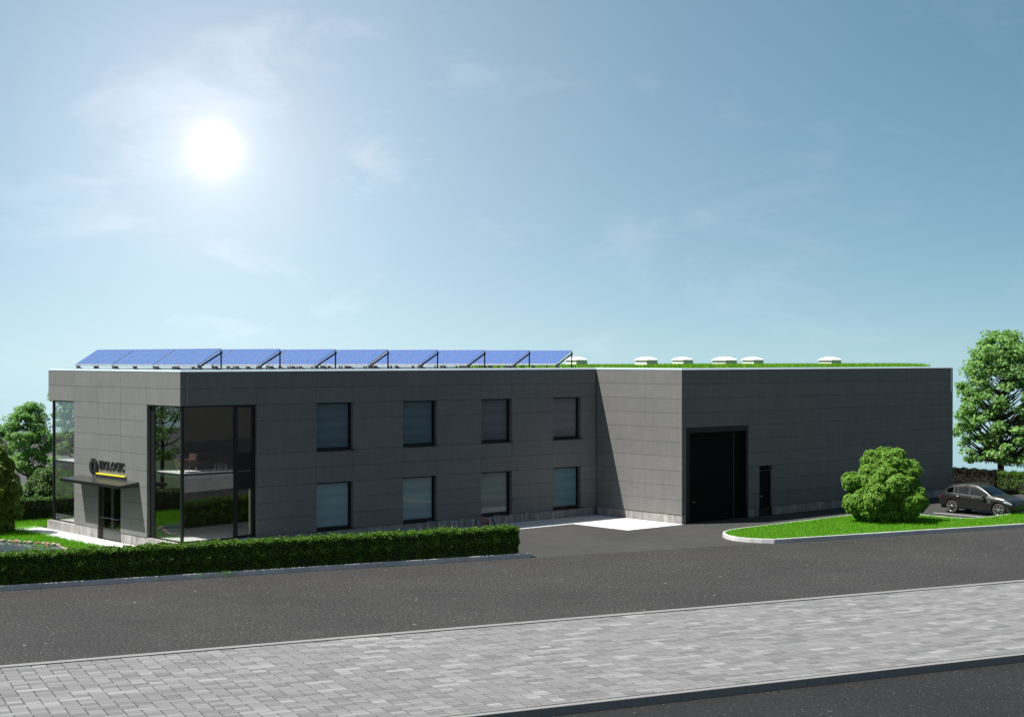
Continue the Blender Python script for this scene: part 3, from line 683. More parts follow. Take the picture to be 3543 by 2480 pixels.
# ---------------------------------------------------------------- solar tables on the office roof
def solar_table():
    t = empty('solar_table'); W4 = 4.03; zl, zh, run = .31, 1.06, 1.22; pw = W4/4
    sl = math.atan2(zh-zl, run); ln = math.hypot(zh-zl, run)
    for k in range(4):
        m = MB(); m.box(0, .014, 0, ln, pw-.014, .035)
        fr = m.build('solar_panel', MT['alu'], t); fr.location = (0, -(k+1)*pw, zl); fr.rotation_euler = (0, -sl, 0)
        c = MB().box(.018, .030, .0351, ln-.018, pw-.030, .038).build('cells', MT['solar'], fr)
    def bar(x0, z0, x1, z1, y0, y1, th):
        m = MB(); dx, dz = x1-x0, z1-z0; L = math.hypot(dx, dz); nx, nz = -dz/L*th, dx/L*th
        m.add([(x0, y0, z0), (x1, y0, z1), (x1-nx, y0, z1-nz), (x0-nx, y0, z0-nz), (x0, y1, z0), (x1, y1, z1), (x1-nx, y1, z1-nz), (x0-nx, y1, z0-nz)], [(0,1,2,3),(7,6,5,4),(0,4,5,1),(1,5,6,2),(2,6,7,3),(3,7,4,0)]); return m
    for y in (-W4+.02, -W4*.5, -.08):
        bar(.10, zl-.02, run+.04, zh-.11, y, y+.05, .07).build('rafter', MT['darkrail'], t)
        MB().box(run-.03, y, .0, run+.02, y+.05, zh-.06).build('post', MT['darkrail'], t)
        m = MB(); m.box(.06, y-.02, .03, .14, y+.07, zl-.03); m.box(.02, y-.01, zl-.09, .22, y+.06, zl-.03); m.build('foot', MT['bracket'], t)
        bar(.14, .25, .52, .04, y, y+.05, .06).build('brace', MT['bracket'], t)
    MB().box(-.02, -W4+.01, zl-.055, .05, -.01, zl-.01).build('edge_rail', MT['alu'], t)
    MB().box(.0, -W4, .0, .12, -.0, .035).build('base_rail', MT['bracket'], t)
    MB().box(run-.08, -W4, .0, run+.06, -.0, .035).build('base_rail', MT['bracket'], t)
    return t
st0 = solar_table(); ORD = ['first', 'second', 'third', 'fourth', 'fifth', 'sixth', 'seventh', 'eighth']; used = False
for row in range(8):
    for j in range(3 if row == 0 else 2):
        t = st0 if not used else copy_tree(st0); used = True
        t.location = (1.16+3.12*row, 4.55+4.13*j, 7.965)
        if row == 0: lab = 'solar table in the row above the entrance, ' + ['at the street corner of the roof', 'in the middle of that row', 'at the garden end of that row'][j]
        elif j == 0: lab = 'tilted blue solar table at the street edge, %s row from the entrance end' % ORD[row]
        else: lab = 'solar table partly hidden behind the street edge one, %s row from the entrance end' % ORD[row]
        if row == 7 and j == 0: lab = 'last solar table at the street edge, beside the roof grass and a white skylight'
        tag(t, lab, 'solar panels', 'tilted solar tables on the office roof')

# ---------------------------------------------------------------- skylights
def skylight():
    t = empty('roof_skylight'); s = .53
    def ring(b, levels):
        vs = [];
        for r, z in levels: vs += [(-r, -r, z), (r, -r, z), (r, r, z), (-r, r, z)]
        fs = [(i*4+k, i*4+(k+1) % 4, (i+1)*4+(k+1) % 4, (i+1)*4+k) for i in range(len(levels)-1) for k in range(4)]; n = len(levels)-1
        b.add(vs, fs+[(n*4, n*4+1, n*4+2, n*4+3)], False)
    b = MB(); ring(b, [(s+.02, 0), (s-.02, .16), (s-.045, .44)]); b.build('upstand', MT['curb'], t)
    b = MB(); ring(b, [(s+.03, .44), (s+.03, .47), (s-.0, .475)]); b.build('rim', MT['dome'], t)
    b = MB(); ring(b, [(s, .475), (s*.86, .535), (s*.62, .60), (s*.34, .645), (s*.1, .66)]); b.build('dome', MT['dome'], t)
    return t
sk0 = skylight()
SK = [(38.45, 13.0-.6, 'white domed skylight just behind the last solar table'), (36.24, 6.4, 'white domed skylight above the sunlit return wall'), (43.9, 10.3, 'smaller white skylight above the left part of the gate wall'),
      (33.7, -2.2, 'largest white skylight, nearest the roof edge above the hall gate'), (45.6, 5.6, 'white skylight close on the right of the largest one'), (44.9, -1.2, 'white skylight standing alone far right on the roof')]
SK[0] = (35.72, 12.2, SK[0][2])
for i, (x, y, lab) in enumerate(SK):
    t = sk0 if i == 0 else copy_tree(sk0); t.location = (x, y, 8.04); tag(t, lab, 'skylight', 'white domed skylights on the hall roof')

# ---------------------------------------------------------------- foliage and grass
def leaves_mesh(name, C, D, size, mat, aspect=.6, fold=.25, tri=False):
    """one small folded blade per row: C centres, D directions (tips), size lengths"""
    n = len(C); D = D/np.linalg.norm(D, axis=1, keepdims=True)
    rnd = RNG.normal(size=(n, 3)); S = np.cross(D, rnd); S /= np.linalg.norm(S, axis=1, keepdims=True)+1e-9; Nn = np.cross(D, S)
    size = np.broadcast_to(np.asarray(size, float), (n,))[:, None]; w = size*aspect*.5
    v = np.empty((n, 4, 3)); v[:, 0] = C-D*size*.5; v[:, 1] = C+S*w+Nn*size*fold*.3; v[:, 2] = C+D*size*.5; v[:, 3] = C-S*w+Nn*size*fold*.3
    return np_mesh(name, v.reshape(-1, 3), np.arange(n*4).reshape(n, 4), mat)
def facing_leaves(name, C, Nrm, size, mat, aspect=.6, spread=.6):
    """leaves whose faces look roughly along Nrm"""
    n = len(C); Nn = Nrm+RNG.normal(size=(n, 3))*spread; Nn /= np.linalg.norm(Nn, axis=1, keepdims=True)
    D = np.cross(Nn, RNG.normal(size=(n, 3))); D /= np.linalg.norm(D, axis=1, keepdims=True)+1e-9; S = np.cross(Nn, D)
    size = np.broadcast_to(np.asarray(size, float), (n,))[:, None]; w = size*aspect*.5; lift = size*.12
    v = np.empty((n, 4, 3)); v[:, 0] = C-D*size*.5-Nn*lift*.5; v[:, 1] = C+S*w; v[:, 2] = C+D*size*.5-Nn*lift; v[:, 3] = C-S*w
    return np_mesh(name, v.reshape(-1, 3), np.arange(n*4).reshape(n, 4), mat)
def blob_noise(P, f, seed=0):
    q = P*f; s = seed*1.7
    return (np.sin(q[:, 0]*1.0+1.3*np.sin(q[:, 1]*.9+s)+s)+np.sin(q[:, 1]*1.3+1.1*np.sin(q[:, 2]*1.1+s*2))+np.sin(q[:, 2]*1.2+1.2*np.sin(q[:, 0]*.8+s*3)))/3
def hedge(name, label, origin, rz, Lx, Ly, H, n, size, mat, faces=('f', 't', 'b', 'l', 'r'), bottom=0.02):
    t = tag(empty(name, (origin[0], origin[1], 0), rz), label, 'hedge')
    areas = {'f': Lx*H, 'b': Lx*H*.5, 't': Lx*Ly*1.5, 'l': Ly*H, 'r': Ly*H}; tot = sum(areas[k] for k in faces); Cs, Ns = [], []
    for k in faces:
        m = int(n*areas[k]/tot); a, b = RNG.random(m), RNG.random(m); z = bottom+b*(H-bottom)
        if k == 'f': P = np.c_[a*Lx, np.zeros(m), z]; N = (0, -.9, .75)
        elif k == 'b': P = np.c_[a*Lx, np.full(m, Ly), z]; N = (0, 1, .25)
        elif k == 't': P = np.c_[a*Lx, b*Ly, np.full(m, H)]; N = (0, 0, 1)
        elif k == 'l': P = np.c_[np.zeros(m), a*Ly, z]; N = (-1, 0, .25)
        else: P = np.c_[np.full(m, Lx), a*Ly, z]; N = (1, 0, .25)
        N = np.array(N, float); nz = blob_noise(P, 2.6, 1)*.06+blob_noise(P, 9.0, 2)*.085
        Nd = np.array([N[0], N[1], 0 if k != 't' else 1.0])
        P = P+Nd*(nz-np.abs(RNG.normal(size=m))*.055)[:, None]
        if k in 'tfb':                                # rounded shoulders
            e = np.clip((.22-np.minimum(P[:, 1], Ly-P[:, 1]))/.22, 0, 1) if k == 't' else np.clip((P[:, 2]-(H-.22))/.22, 0, 1)
            if k == 't': P[:, 2] -= e**2*.11
            else: P[:, 1] += (1 if k == 'f' else -1)*e**2*.11
            Nv = np.tile(N, (m, 1)); Nv = Nv+e[:, None]*np.array([0, 0, .8] if k != 't' else [0, -.5, 0])
        else: Nv = np.tile(N, (m, 1))
        if k == 't':                                  # stray shoots
            s = RNG.random(m) < .05; P[s, 2] += RNG.random(s.sum())*.12
        Cs.append(P); Ns.append(Nv)
    C, Nn = np.vstack(Cs), np.vstack(Ns)
    o = bpy.data.objects.new('foliage', facing_leaves('foliage', C, Nn, size*(.7+.6*RNG.random(len(C))), mat, .62, .75)); link(o, t); o['kind'] = 'stuff'
    i = .10; MB().box(i, i, 0, Lx-i, Ly-i, H-i).build('branches', MT['twig'], t)
    return t
ex, ey = R(-16.6, .15)
hedge('clipped_hedge', 'long clipped green hedge behind the street kerb in front of the office', (ex, ey), TH, 27.48, .78, 1.32, 84000, .088, MT['hedge'], ('f', 't', 'r', 'b'))
hedge('clipped_hedge', 'clipped hedge across the garden seen behind the entrance corner', (-14, 17.3), 0, 30, 1.0, 1.2, 26000, .085, MT['hedge_back'], ('f', 't'))
hedge('clipped_hedge', 'sunlit green hedge beside the parked car at the edge of the yard', (55.5, -30), math.pi/2, 23.0, .9, 1.36, 30000, .085, MT['hedge'], ('b', 't', 'r'))
hedge('clipped_hedge', 'hedge with shade painted into its leaves, behind the parked car next to the hall corner', (55.45, -6.95), math.pi/2, 14.0, .9, 1.38, 20000, .085, MT['hedge_painted_shade'], ('b', 't', 'l'))  # continues the sunlit run; its shadow is painted as darker leaves

def inside(poly, P):
    x, y = P[:, 0], P[:, 1]; r = np.zeros(len(P), bool); n = len(poly)
    for i in range(n):
        (x0, y0), (x1, y1) = poly[i], poly[(i+1) % n]
        c = ((y0 > y) != (y1 > y)) & (x < (x1-x0)*(y-y0)/((y1-y0) if y1 != y0 else 1e-9)+x0); r ^= c
    return r
def grass(name, poly, z, dens, h, w, mat, exclude=None, bend=.5):
    P = np.array(poly); mn, mx = P.min(0), P.max(0); n = int(dens*(mx[0]-mn[0])*(mx[1]-mn[1]))
    Q = mn+RNG.random((n, 2))*(mx-mn); Q = Q[inside(poly, Q)]
    if exclude is not None: Q = Q[~inside(exclude, Q)]
    n = len(Q); zz = np.full(n, z) if np.isscalar(z) else z(Q); ang = RNG.random(n)*2*np.pi; hh = h*(.55+.75*RNG.random(n))
    base = np.c_[Q, zz]; lean = np.c_[np.cos(ang), np.sin(ang)]*(hh*bend*RNG.random(n))[:, None]; s = np.c_[-np.sin(ang), np.cos(ang), np.zeros(n)]*w*.5
    tip = base+np.c_[lean, hh]
    v = np.stack([base-s, base+s, tip], 1).reshape(-1, 3)
    o = link(bpy.data.objects.new(name, np_mesh(name, v, np.arange(n*3).reshape(n, 3), mat))); o['kind'] = 'stuff'; return o
def inset(poly, d):
    P = np.array(poly, float); n = len(P); a = sum(P[i][0]*P[(i+1)%n][1]-P[(i+1)%n][0]*P[i][1] for i in range(n)); sg = 1 if a > 0 else -1; out = []
    for i in range(n):
        e0 = P[i]-P[i-1]; e1 = P[(i+1) % n]-P[i]; n0 = np.array([-e0[1], e0[0]])/np.linalg.norm(e0); n1 = np.array([-e1[1], e1[0]])/np.linalg.norm(e1); m = (n0+n1); m /= np.linalg.norm(m); out.append(tuple(P[i]+sg*m*d/max(.3, m@n0)))
    return out
isl_poly = [(58, -15.5)]+ISL[::-1][1:-1]+[R(58, -.45)]
ip = inset(isl_poly, .13); sheet('island_soil', ip, .15, MT['soil'])
tag(grass('island_grass', inset(isl_poly, .10), .14, 520, .13, .016, MT['grass']), 'bright green grass on the kerbed island', 'grass')
POND = [(-3.95, 10.2), (-3.75, 9.5), (-3.52, 9.0), (-3.28, 8.4), (-2.98, 7.9), (-2.80, 7.1), (-2.72, 6.6), (-2.85, 5.9), (-3.02, 5.2), (-3.12, 4.6), (-3.6, 3.4), (-5.0, 2.2), (-8, 2.4), (-10.5, 4.5), (-11.5, 7.5), (-10, 10.5), (-7.5, 11.6), (-5.2, 11.3)]
sheet('pond_water', inset(POND, -.02), .012, MT['water'])
lawn_poly = [(-1.30, 13.7), (3, 14.9), (14, 14.9), (14, 17.3), (-18, 17.3), (-20, 4), R(-14, 1.0), R(.6, 1.0), (-1.32, -2.0)]
tag(grass('lawn', lawn_poly, .01, 330, .17, .018, MT['grass'], inset(POND, -.12)), 'bright green lawn round the pond', 'grass')
roof_poly = [(26.0, -5.8), (47.6, -5.8), (48.6, -4.5), (48.6, 12.9), (26.0, 12.9)]
MB().box(26.0, -5.9, 7.962, 48.4, 12.9, 8.05).build('roof_substrate', MT['soil'], roof)
front_band = [(26.0, -5.9), (48.9, -5.9), (48.9, -3.2), (26.0, -3.2)]
rg = grass('roof_grass', front_band, 8.04, 520, .25, .03, MT['roofgrass'], None, .6); tag(rg, 'green roof grass along the street edge of the hall roof', 'grass')
rg = grass('roof_grass', [(26, -3.2), (48.9, -3.2), (48.6, 12.9), (26, 12.9)], 8.04, 110, .19, .04, MT['roofgrass'], None, .6); tag(rg, 'green roof grass round the skylights behind the roof edge', 'grass')

# ---------------------------------------------------------------- trees and shrubs
def lumpy_shrub(name, label, loc, lumps, n, size, mat, cat='bush', core=.72, group=None):
    """dense shrub: leaves on a union of lumps, dark twig core inside"""
    t = tag(empty(name, loc), label, cat, group); L = np.array([l[:3] for l in lumps], float); Rr = np.array([l[3] for l in lumps], float)
    p = Rr**2/np.sum(Rr**2); idx = RNG.choice(len(L), size=int(n*1.9), p=p); d = RNG.normal(size=(len(idx), 3)); d[:, 2] = d[:, 2]*.9+.12; d /= np.linalg.norm(d, axis=1, keepdims=True)
    P0 = L[idx]+d*Rr[idx][:, None]
    rad = 1+.16*blob_noise(P0, 5.0, 3)+.14*blob_noise(P0, 12.0, 4)-np.abs(RNG.normal(size=len(idx)))*.10
    P = L[idx]+d*(Rr[idx]*rad)[:, None]; keep = P[:, 2] > .03
    dist = np.linalg.norm(P[:, None, :]-L[None], axis=2)/Rr[None]; dist[np.arange(len(idx)), idx] = 9; keep &= dist.min(1) > .80
    P, d = P[keep][:n], d[keep][:n]
    N = d*.75+np.array([-.12, 0, .55])
    o = bpy.data.objects.new('foliage', facing_leaves('foliage', P, N, size*(.7+.6*RNG.random(len(P))), mat, .6, .38)); link(o, t); o['kind'] = 'stuff'
    b = bmesh.new()
    for (x, y, z, r) in lumps: bmesh.ops.create_icosphere(b, subdivisions=2, radius=r*core, matrix=Matrix.Translation((x, y, max(z, r*core*.6))))
    me = bpy.data.meshes.new('branches'); b.to_mesh(me); b.free(); me.materials.append(MT['twig']); link(bpy.data.objects.new('branches', me), t)
    return t
def shell_lumps(prof, n, r0, r1, seed):
    """lumps round a turned profile prof(zfrac)->radius, height in last arg"""
    g = np.random.default_rng(seed); out = []; H = prof['h']
    for i in range(n):
        f = (i+.5)/n; z = H*(.07+.86*f**.85); rr = np.interp(z/H, prof['z'], prof['r']); a = i*2.399+g.uniform(-.4, .4); r = g.uniform(r0, r1)
        k = max(0, rr-r*.85)*g.uniform(.86, 1.08); out.append((k*math.cos(a), k*math.sin(a), z, r))
    for z in np.linspace(.18, .8, 5): out.append((0, 0, H*z, np.interp(z, prof['z'], prof['r'])*.72))
    return out
lumpy_shrub('round_bush', 'big round bright green bush on the grass island', (33.6, -13.15, .14),
    shell_lumps(dict(h=3.45, z=[0, .12, .3, .5, .7, .88, 1], r=[1.05, 1.65, 2.1, 1.85, 1.5, 1.1, .6]), 30, .45, .78, 3)
    +[(k*.751+q*.66, -k*.66+q*.751, z, rr_) for k, q, z, rr_ in ((-.65, -.1, 3.25, .50), (.55, .1, 3.28, .55), (1.35, -.2, 2.72, .50), (-1.70, -.2, 2.05, .55), (1.62, -.3, 1.05, .58), (-1.65, -.6, 1.0, .62), (.2, -1.6, 2.0, .6), (-.9, -1.5, 1.3, .6), (1.0, -1.6, 1.2, .6))], 64000, .14, MT['bush'])
lumpy_shrub('olive_bush', 'tall olive green bush at the left edge of the garden lawn', (-3.15, 13.1, 0),
    shell_lumps(dict(h=4.35, z=[0, .1, .3, .6, .85, 1], r=[.8, 1.3, 1.6, 1.45, .95, .3]), 34, .38, .70, 5), 40000, .13, MT['bigbush'])
lumpy_shrub('garden_shrub', 'dark rounded shrub behind the garden hedge under the small tree', (3.6, 21.2, 0),
    shell_lumps(dict(h=2.3, z=[0, .3, .7, 1], r=[1.5, 1.8, 1.3, .5]), 24, .4, .6, 6), 20000, .12, MT['hedge_back'])
lumpy_shrub('garden_shrub', 'light green shrub behind the garden hedge seen through the corner glass', (6.0, 20.6, 0),
    shell_lumps(dict(h=2.1, z=[0, .3, .7, 1], r=[1.1, 1.3, .9, .3]), 20, .35, .5, 8), 15000, .12, MT['bush'])
lumpy_shrub('garden_shrub', 'low pale shrub showing between the hall corner and the big tree', (56.9, -1.2, 0),
    shell_lumps(dict(h=2.4, z=[0, .3, .7, 1], r=[.8, 1.0, .7, .3]), 16, .3, .45, 9), 6000, .14, MT['tree'])

def tree(name, label, loc, H, prof, ncl, per, leaf, mat, seed, trunk_r=.16, fork=.18, droop=.15, clr=(.55, .95), flat_=.55):
    g = np.random.default_rng(seed); t = tag(empty(name, loc), label, 'tree')
    tb = MB(); top = H*.86; wob = lambda z: (math.sin(z*.9+seed)*.05*z/3, math.cos(z*.7+seed*2)*.05*z/3)
    tp = [(wob(z)[0], wob(z)[1], z) for z in np.linspace(-.3, top, 14)]; tb.tube(tp, [trunk_r*(1-.88*i/13)*(1.25 if i == 0 else 1) for i in range(14)], 8)
    cl = []
    for i in range(ncl):
        f = (i+.5)/ncl; zf = prof['z'][0]+(1-prof['z'][0])*f**.9; rr = np.interp(zf, prof['z'], prof['r']); a = i*2.399+g.uniform(-.5, .5)
        k = rr*math.sqrt(g.uniform(.25, 1.0)); cl.append((k*math.cos(a), k*math.sin(a), H*zf+g.uniform(-.2, .2)))
    Cs, Ds = [], []
    for c in cl:
        r = math.hypot(c[0], c[1]); zs = max(H*fork, min(c[2]-r*.55-.3, top-.2)); s = np.array([*wob(zs), zs]); e = np.array(c)
        m1 = s+(e-s)*np.array([.35, .35, .22]); m2 = s+(e-s)*np.array([.72, .72, .66])
        br = trunk_r*.30*(1-zs/H)+.012; tb.tube([s, m1, m2, e], [br*1.3, br, br*.65, br*.25], 5, caps=False)
        R0 = g.uniform(*clr); n = int(per*(.6+.8*g.random()))
        d = g.normal(size=(n, 3)); d /= np.linalg.norm(d, axis=1, keepdims=True); q = g.random(n)**(1/2.4)
        P = e+d*q[:, None]*R0*np.array([1, 1, flat_]); out = P-np.array([0, 0, e[2]]); out[:, 2] = 0; out /= np.linalg.norm(out, axis=1, keepdims=True)+1e-6
        Cs.append(P); Ds.append(out*.35+np.array([0, 0, .8])+d*.4)
        for j in range(3):
            ee = e+g.normal(size=3)*R0*np.array([.5, .5, .25]); tb.tube([m2, e*.5+m2*.5+g.normal(size=3)*.03, ee], [br*.45, br*.3, br*.12], 4, caps=False)
    tb.build('trunk', MT['bark'], t)
    C, D = np.vstack(Cs), np.vstack(Ds); k = C[:, 2] > .5; C, D = C[k], D[k]
    o = bpy.data.objects.new('crown', facing_leaves('crown', C, D, leaf*(.7+.6*g.random(len(C))), mat, .5, .5)); link(o, t); o['kind'] = 'stuff'
    return t
tree('broadleaf_tree', 'tall broad-leaved tree behind the hedge painted in shade beyond the parked car', (59.8, -4.2, 0), 10.3, dict(z=[.14, .3, .5, .7, .86, 1.0], r=[2.4, 3.1, 3.1, 2.8, 2.2, .6]), 190, 112, .27, MT['tree'], 21, .26, .16, clr=(.45, .85), flat_=.55)
tree('garden_tree', 'small light green tree behind the garden hedge beside the glazed corner', (4.0, 25.0, 0), 5.9, dict(z=[.36, .5, .7, .88, 1.0], r=[1.0, 1.35, 1.3, .9, .3]), 52, 230, .165, MT['tree2'], 5, .11, .3, clr=(.34, .62))
tree('garden_tree', 'tree cut by the left picture edge behind the olive bush', (2.7, 29.0, 0), 5.7, dict(z=[.3, .5, .7, .88, 1.0], r=[1.3, 1.7, 1.5, 1.0, .3]), 48, 230, .17, MT['tree2'], 8, .12, .3, clr=(.35, .65))
tree('garden_tree', 'shaded tree standing far behind the garden hedge and the glazed corner', (8.2, 27.0, 0), 7.5, dict(z=[.2, .4, .6, .85, 1.0], r=[1.3, 1.7, 1.7, 1.6, .9]), 80, 330, .19, MT['tree2'], 12, .12, .3, clr=(.35, .65))

for (x, y, h, sd_, lab) in ((-9.5, 24.5, 8.6, 31, 'leafy tree mirrored in the corner glass beside the entrance, nearest the garden hedge'), (-15.5, 31, 9.5, 33, 'tallest leafy tree mirrored in the corner glass, farthest beyond the garden hedge'), (-20, 21, 8.8, 35, 'leafy tree mirrored in the corner glass, farthest left in the garden')):
    tree('garden_tree', lab, (x, y, 0), h, dict(z=[.2, .4, .6, .85, 1.0], r=[1.9, 2.5, 2.4, 1.6, .4]), 46, 130, .22, MT['tree2'], sd_, .16, .2, clr=(.5, .9)).__setitem__('group', 'garden trees left of the picture')
# ---------------------------------------------------------------- pond edge and lilies
def stone_mesh(seed):
    g = np.random.default_rng(seed); b = bmesh.new(); bmesh.ops.create_icosphere(b, subdivisions=2, radius=1)
    for v in b.verts:
        c = np.array(v.co); s = 1+.08*math.sin(3*c[0]+seed)+.07*math.sin(4*c[1]+seed*2); v.co = (c[0]*.5*s, c[1]*.36*s, c[2]*.25*s)
    for f in b.faces: f.smooth = True
    me = bpy.data.meshes.new('pond_stone'); b.to_mesh(me); b.free(); me.materials.append(MT['stone']); return me
SM = [stone_mesh(i) for i in range(4)]
ST = [(-3.933, 9.705, 100), (-3.735, 9.95, 60), (-3.697, 9.387, 85), (-3.473, 9.183, 95), (-3.74, 9.05, 50), (-3.503, 8.744, 80), (-3.344, 8.478, 85), (-3.285, 8.101, 110), (-3.076, 7.72, 85), (-2.951, 7.392, 100), (-2.905, 7.05, 105), (-2.754, 6.732, 112), (-2.704, 6.391, 95), (-2.798, 6.051, 60), (-2.88, 5.747, 62), (-2.96, 5.379, 72), (-3.06, 5.02, 82), (-3.112, 4.618, 92)]
STL = ['cut by the left edge of the picture', 'small one second from the left edge', 'large pale one left of the first pink lily', 'broad one just behind the first pink lily', 'small low one at the water below its row', 'narrow one right of the first pink lily', 'rounded one above the small cluster of pads',
       'widest one of the left half of the rim', 'one between two wide stones behind bare water', 'long one behind the second pink lily', 'dark-sided one above the main lily pads', 'biggest one where the rim begins to turn', 'one at the turn of the rim', 'small tan one just past the turn', 'small one halfway down the right rim', 'third last one down the right rim', 'second last one down the right rim', 'last one before the rim goes behind the hedge']
for i, (x, y, w) in enumerate(ST):
    o = link(bpy.data.objects.new('pond_stone', SM[i % 4])); s = w*.183/75*1.15; o.scale = (s, s, s*.95); o.location = (x, y, .035+s*.12); o.rotation_euler = (0, 0, math.radians(-48)+RNG.uniform(-.4, .4))
    tag(o, 'rounded tan pond rim stone, '+STL[i], 'stone', 'rounded stones round the pond rim')
PADS = [(-3.711, 9.053, 'left of the first pink lily'), (-3.795, 8.59, 'in open water below the first pink lily'), (-3.517, 8.882, 'touching the right of the first pink lily'), (-3.481, 8.581, 'farthest right of the left cluster'), (-3.44, 7.223, 'biggest of the right cluster, at its left end'), (-3.428, 6.823, 'lower middle of the right cluster'), (-3.258, 7.063, 'upper middle of the right cluster'), (-3.434, 6.442, 'lowest of the right cluster'), (-3.23, 6.391, 'under the third pink lily'), (-2.988, 6.617, 'nearest the biggest rim stone'), (-3.446, 5.69, 'alone near the right rim'), (-3.292, 7.355, 'just below the second pink lily')]
def pad_mesh():
    b = MB(); n = 14; vs = [(0, 0, 0)]+[(math.cos(.25+i*(2*math.pi-.5)/n)*.5, math.sin(.25+i*(2*math.pi-.5)/n)*.5, .012) for i in range(n+1)]; vs += [(v[0], v[1], v[2]-.008) for v in vs]; m = n+2
    b.add(vs, [(0, i, i+1) for i in range(1, n+1)]+[(m, m+i+1, m+i) for i in range(1, n+1)]+[(i, m+i, m+i+1, i+1) for i in range(1, n+1)]); return b.mesh('lily_pad', MT['pad'])
PM = pad_mesh()
for x, y, l in PADS:
    o = link(bpy.data.objects.new('lily_pad', PM)); s = RNG.uniform(.22, .34); o.scale = (s*1.2, s, 1); o.location = (x, y, .016); o.rotation_euler = (0, 0, RNG.uniform(0, 6))
    tag(o, 'green lily pad floating on the pond, '+l, 'lily pad', 'lily pads on the pond')
def flower():
    t = empty('water_lily')
    for ring, (n, r, z, tilt) in enumerate([(8, .055, .02, .5), (6, .03, .04, 1.0)]):
        b = MB()
        for i in range(n):
            a = i*2*math.pi/n+ring*.4; c, s = math.cos(a), math.sin(a); p = lambda rr, ww, zz: (c*rr-s*ww, s*rr+c*ww, zz)
            b.add([p(.008, 0, z-.01), p(r*.7, .018, z+.02*tilt), p(r*1.5, 0, z+.05*tilt), p(r*.7, -.018, z+.02*tilt)], [(0, 1, 2, 3)])
        b.build('petals', MT['petal'], t)
    return t
f0 = flower()
for i, (x, y, l) in enumerate([(-3.649, 8.914, 'first pink water lily, among the left pads near the rim stones'), (-3.145, 7.669, 'second pink water lily, close under the rim stones'), (-3.108, 6.716, 'third and largest pink water lily, on the right pads')]):
    t = f0 if i == 0 else copy_tree(f0); t.location = (x, y, .02); t.scale = (1.4+.3*(i == 2),)*3; tag(t, l, 'flower', 'pink water lilies')
tag(grass('pond_reeds', [(-3.9, 5.6), (-3.3, 5.6), (-3.15, 6.9), (-3.75, 7.6)], .01, 40, .34, .014, MT['grass'], None, .6), 'thin water plants rising from the pond by the rim', 'reeds')
for i, (u, lab) in enumerate([(-1.9, 'small green weed tuft growing on the hedge kerb, the larger right one'), (-3.0, 'small green weed tuft growing on the hedge kerb, the middle one'), (-4.6, 'sparse weed growing on the hedge kerb, the left one')]):
    n = [130, 60, 30][i]; c = np.array([*R(u, .03), .13]); P = c+RNG.normal(size=(n, 3))*np.array([.22, .05, .05])
    o = link(bpy.data.objects.new('kerb_weed', leaves_mesh('kerb_weed', P, RNG.normal(size=(n, 3))+np.array([0, 0, .8]), .06, MT['grass'], .4))); tag(o, lab, 'weed', 'weeds on the hedge kerb', 'stuff')

# ---------------------------------------------------------------- bicycle hoops and bicycle
def hoop():
    b = MB(); r = .08; H, D = .56, .92; pts = [(0, 0, -.02), (0, 0, H-r)]+[(0, -r+r*math.cos(a), H-r+r*math.sin(a)) for a in np.linspace(.3, math.pi/2, 4)]+[(0, -D+r-r*math.sin(a), H-r+r*math.cos(a)) for a in np.linspace(0, math.pi/2, 5)]+[(0, -D, -.02)]
    b.tube(pts, .022, 8); return b.mesh('bike_hoop', MT['galv'])
HM = hoop()
HL = ['nearest the hall wall', 'second from the hall wall', 'third from the hall wall', 'under the third window, right of the bicycle', 'standing beside the red bicycle', 'first on the left of the bicycle', 'second on the left of the bicycle', 'farthest left, under the second window']
for k in range(8):
    o = link(bpy.data.objects.new('bike_hoop', HM)); o.location = (20.93-1.085*k, -.56, .02); tag(o, 'bent steel bicycle hoop by the office wall, '+HL[k], 'bike rack', 'steel bicycle hoops along the office wall')
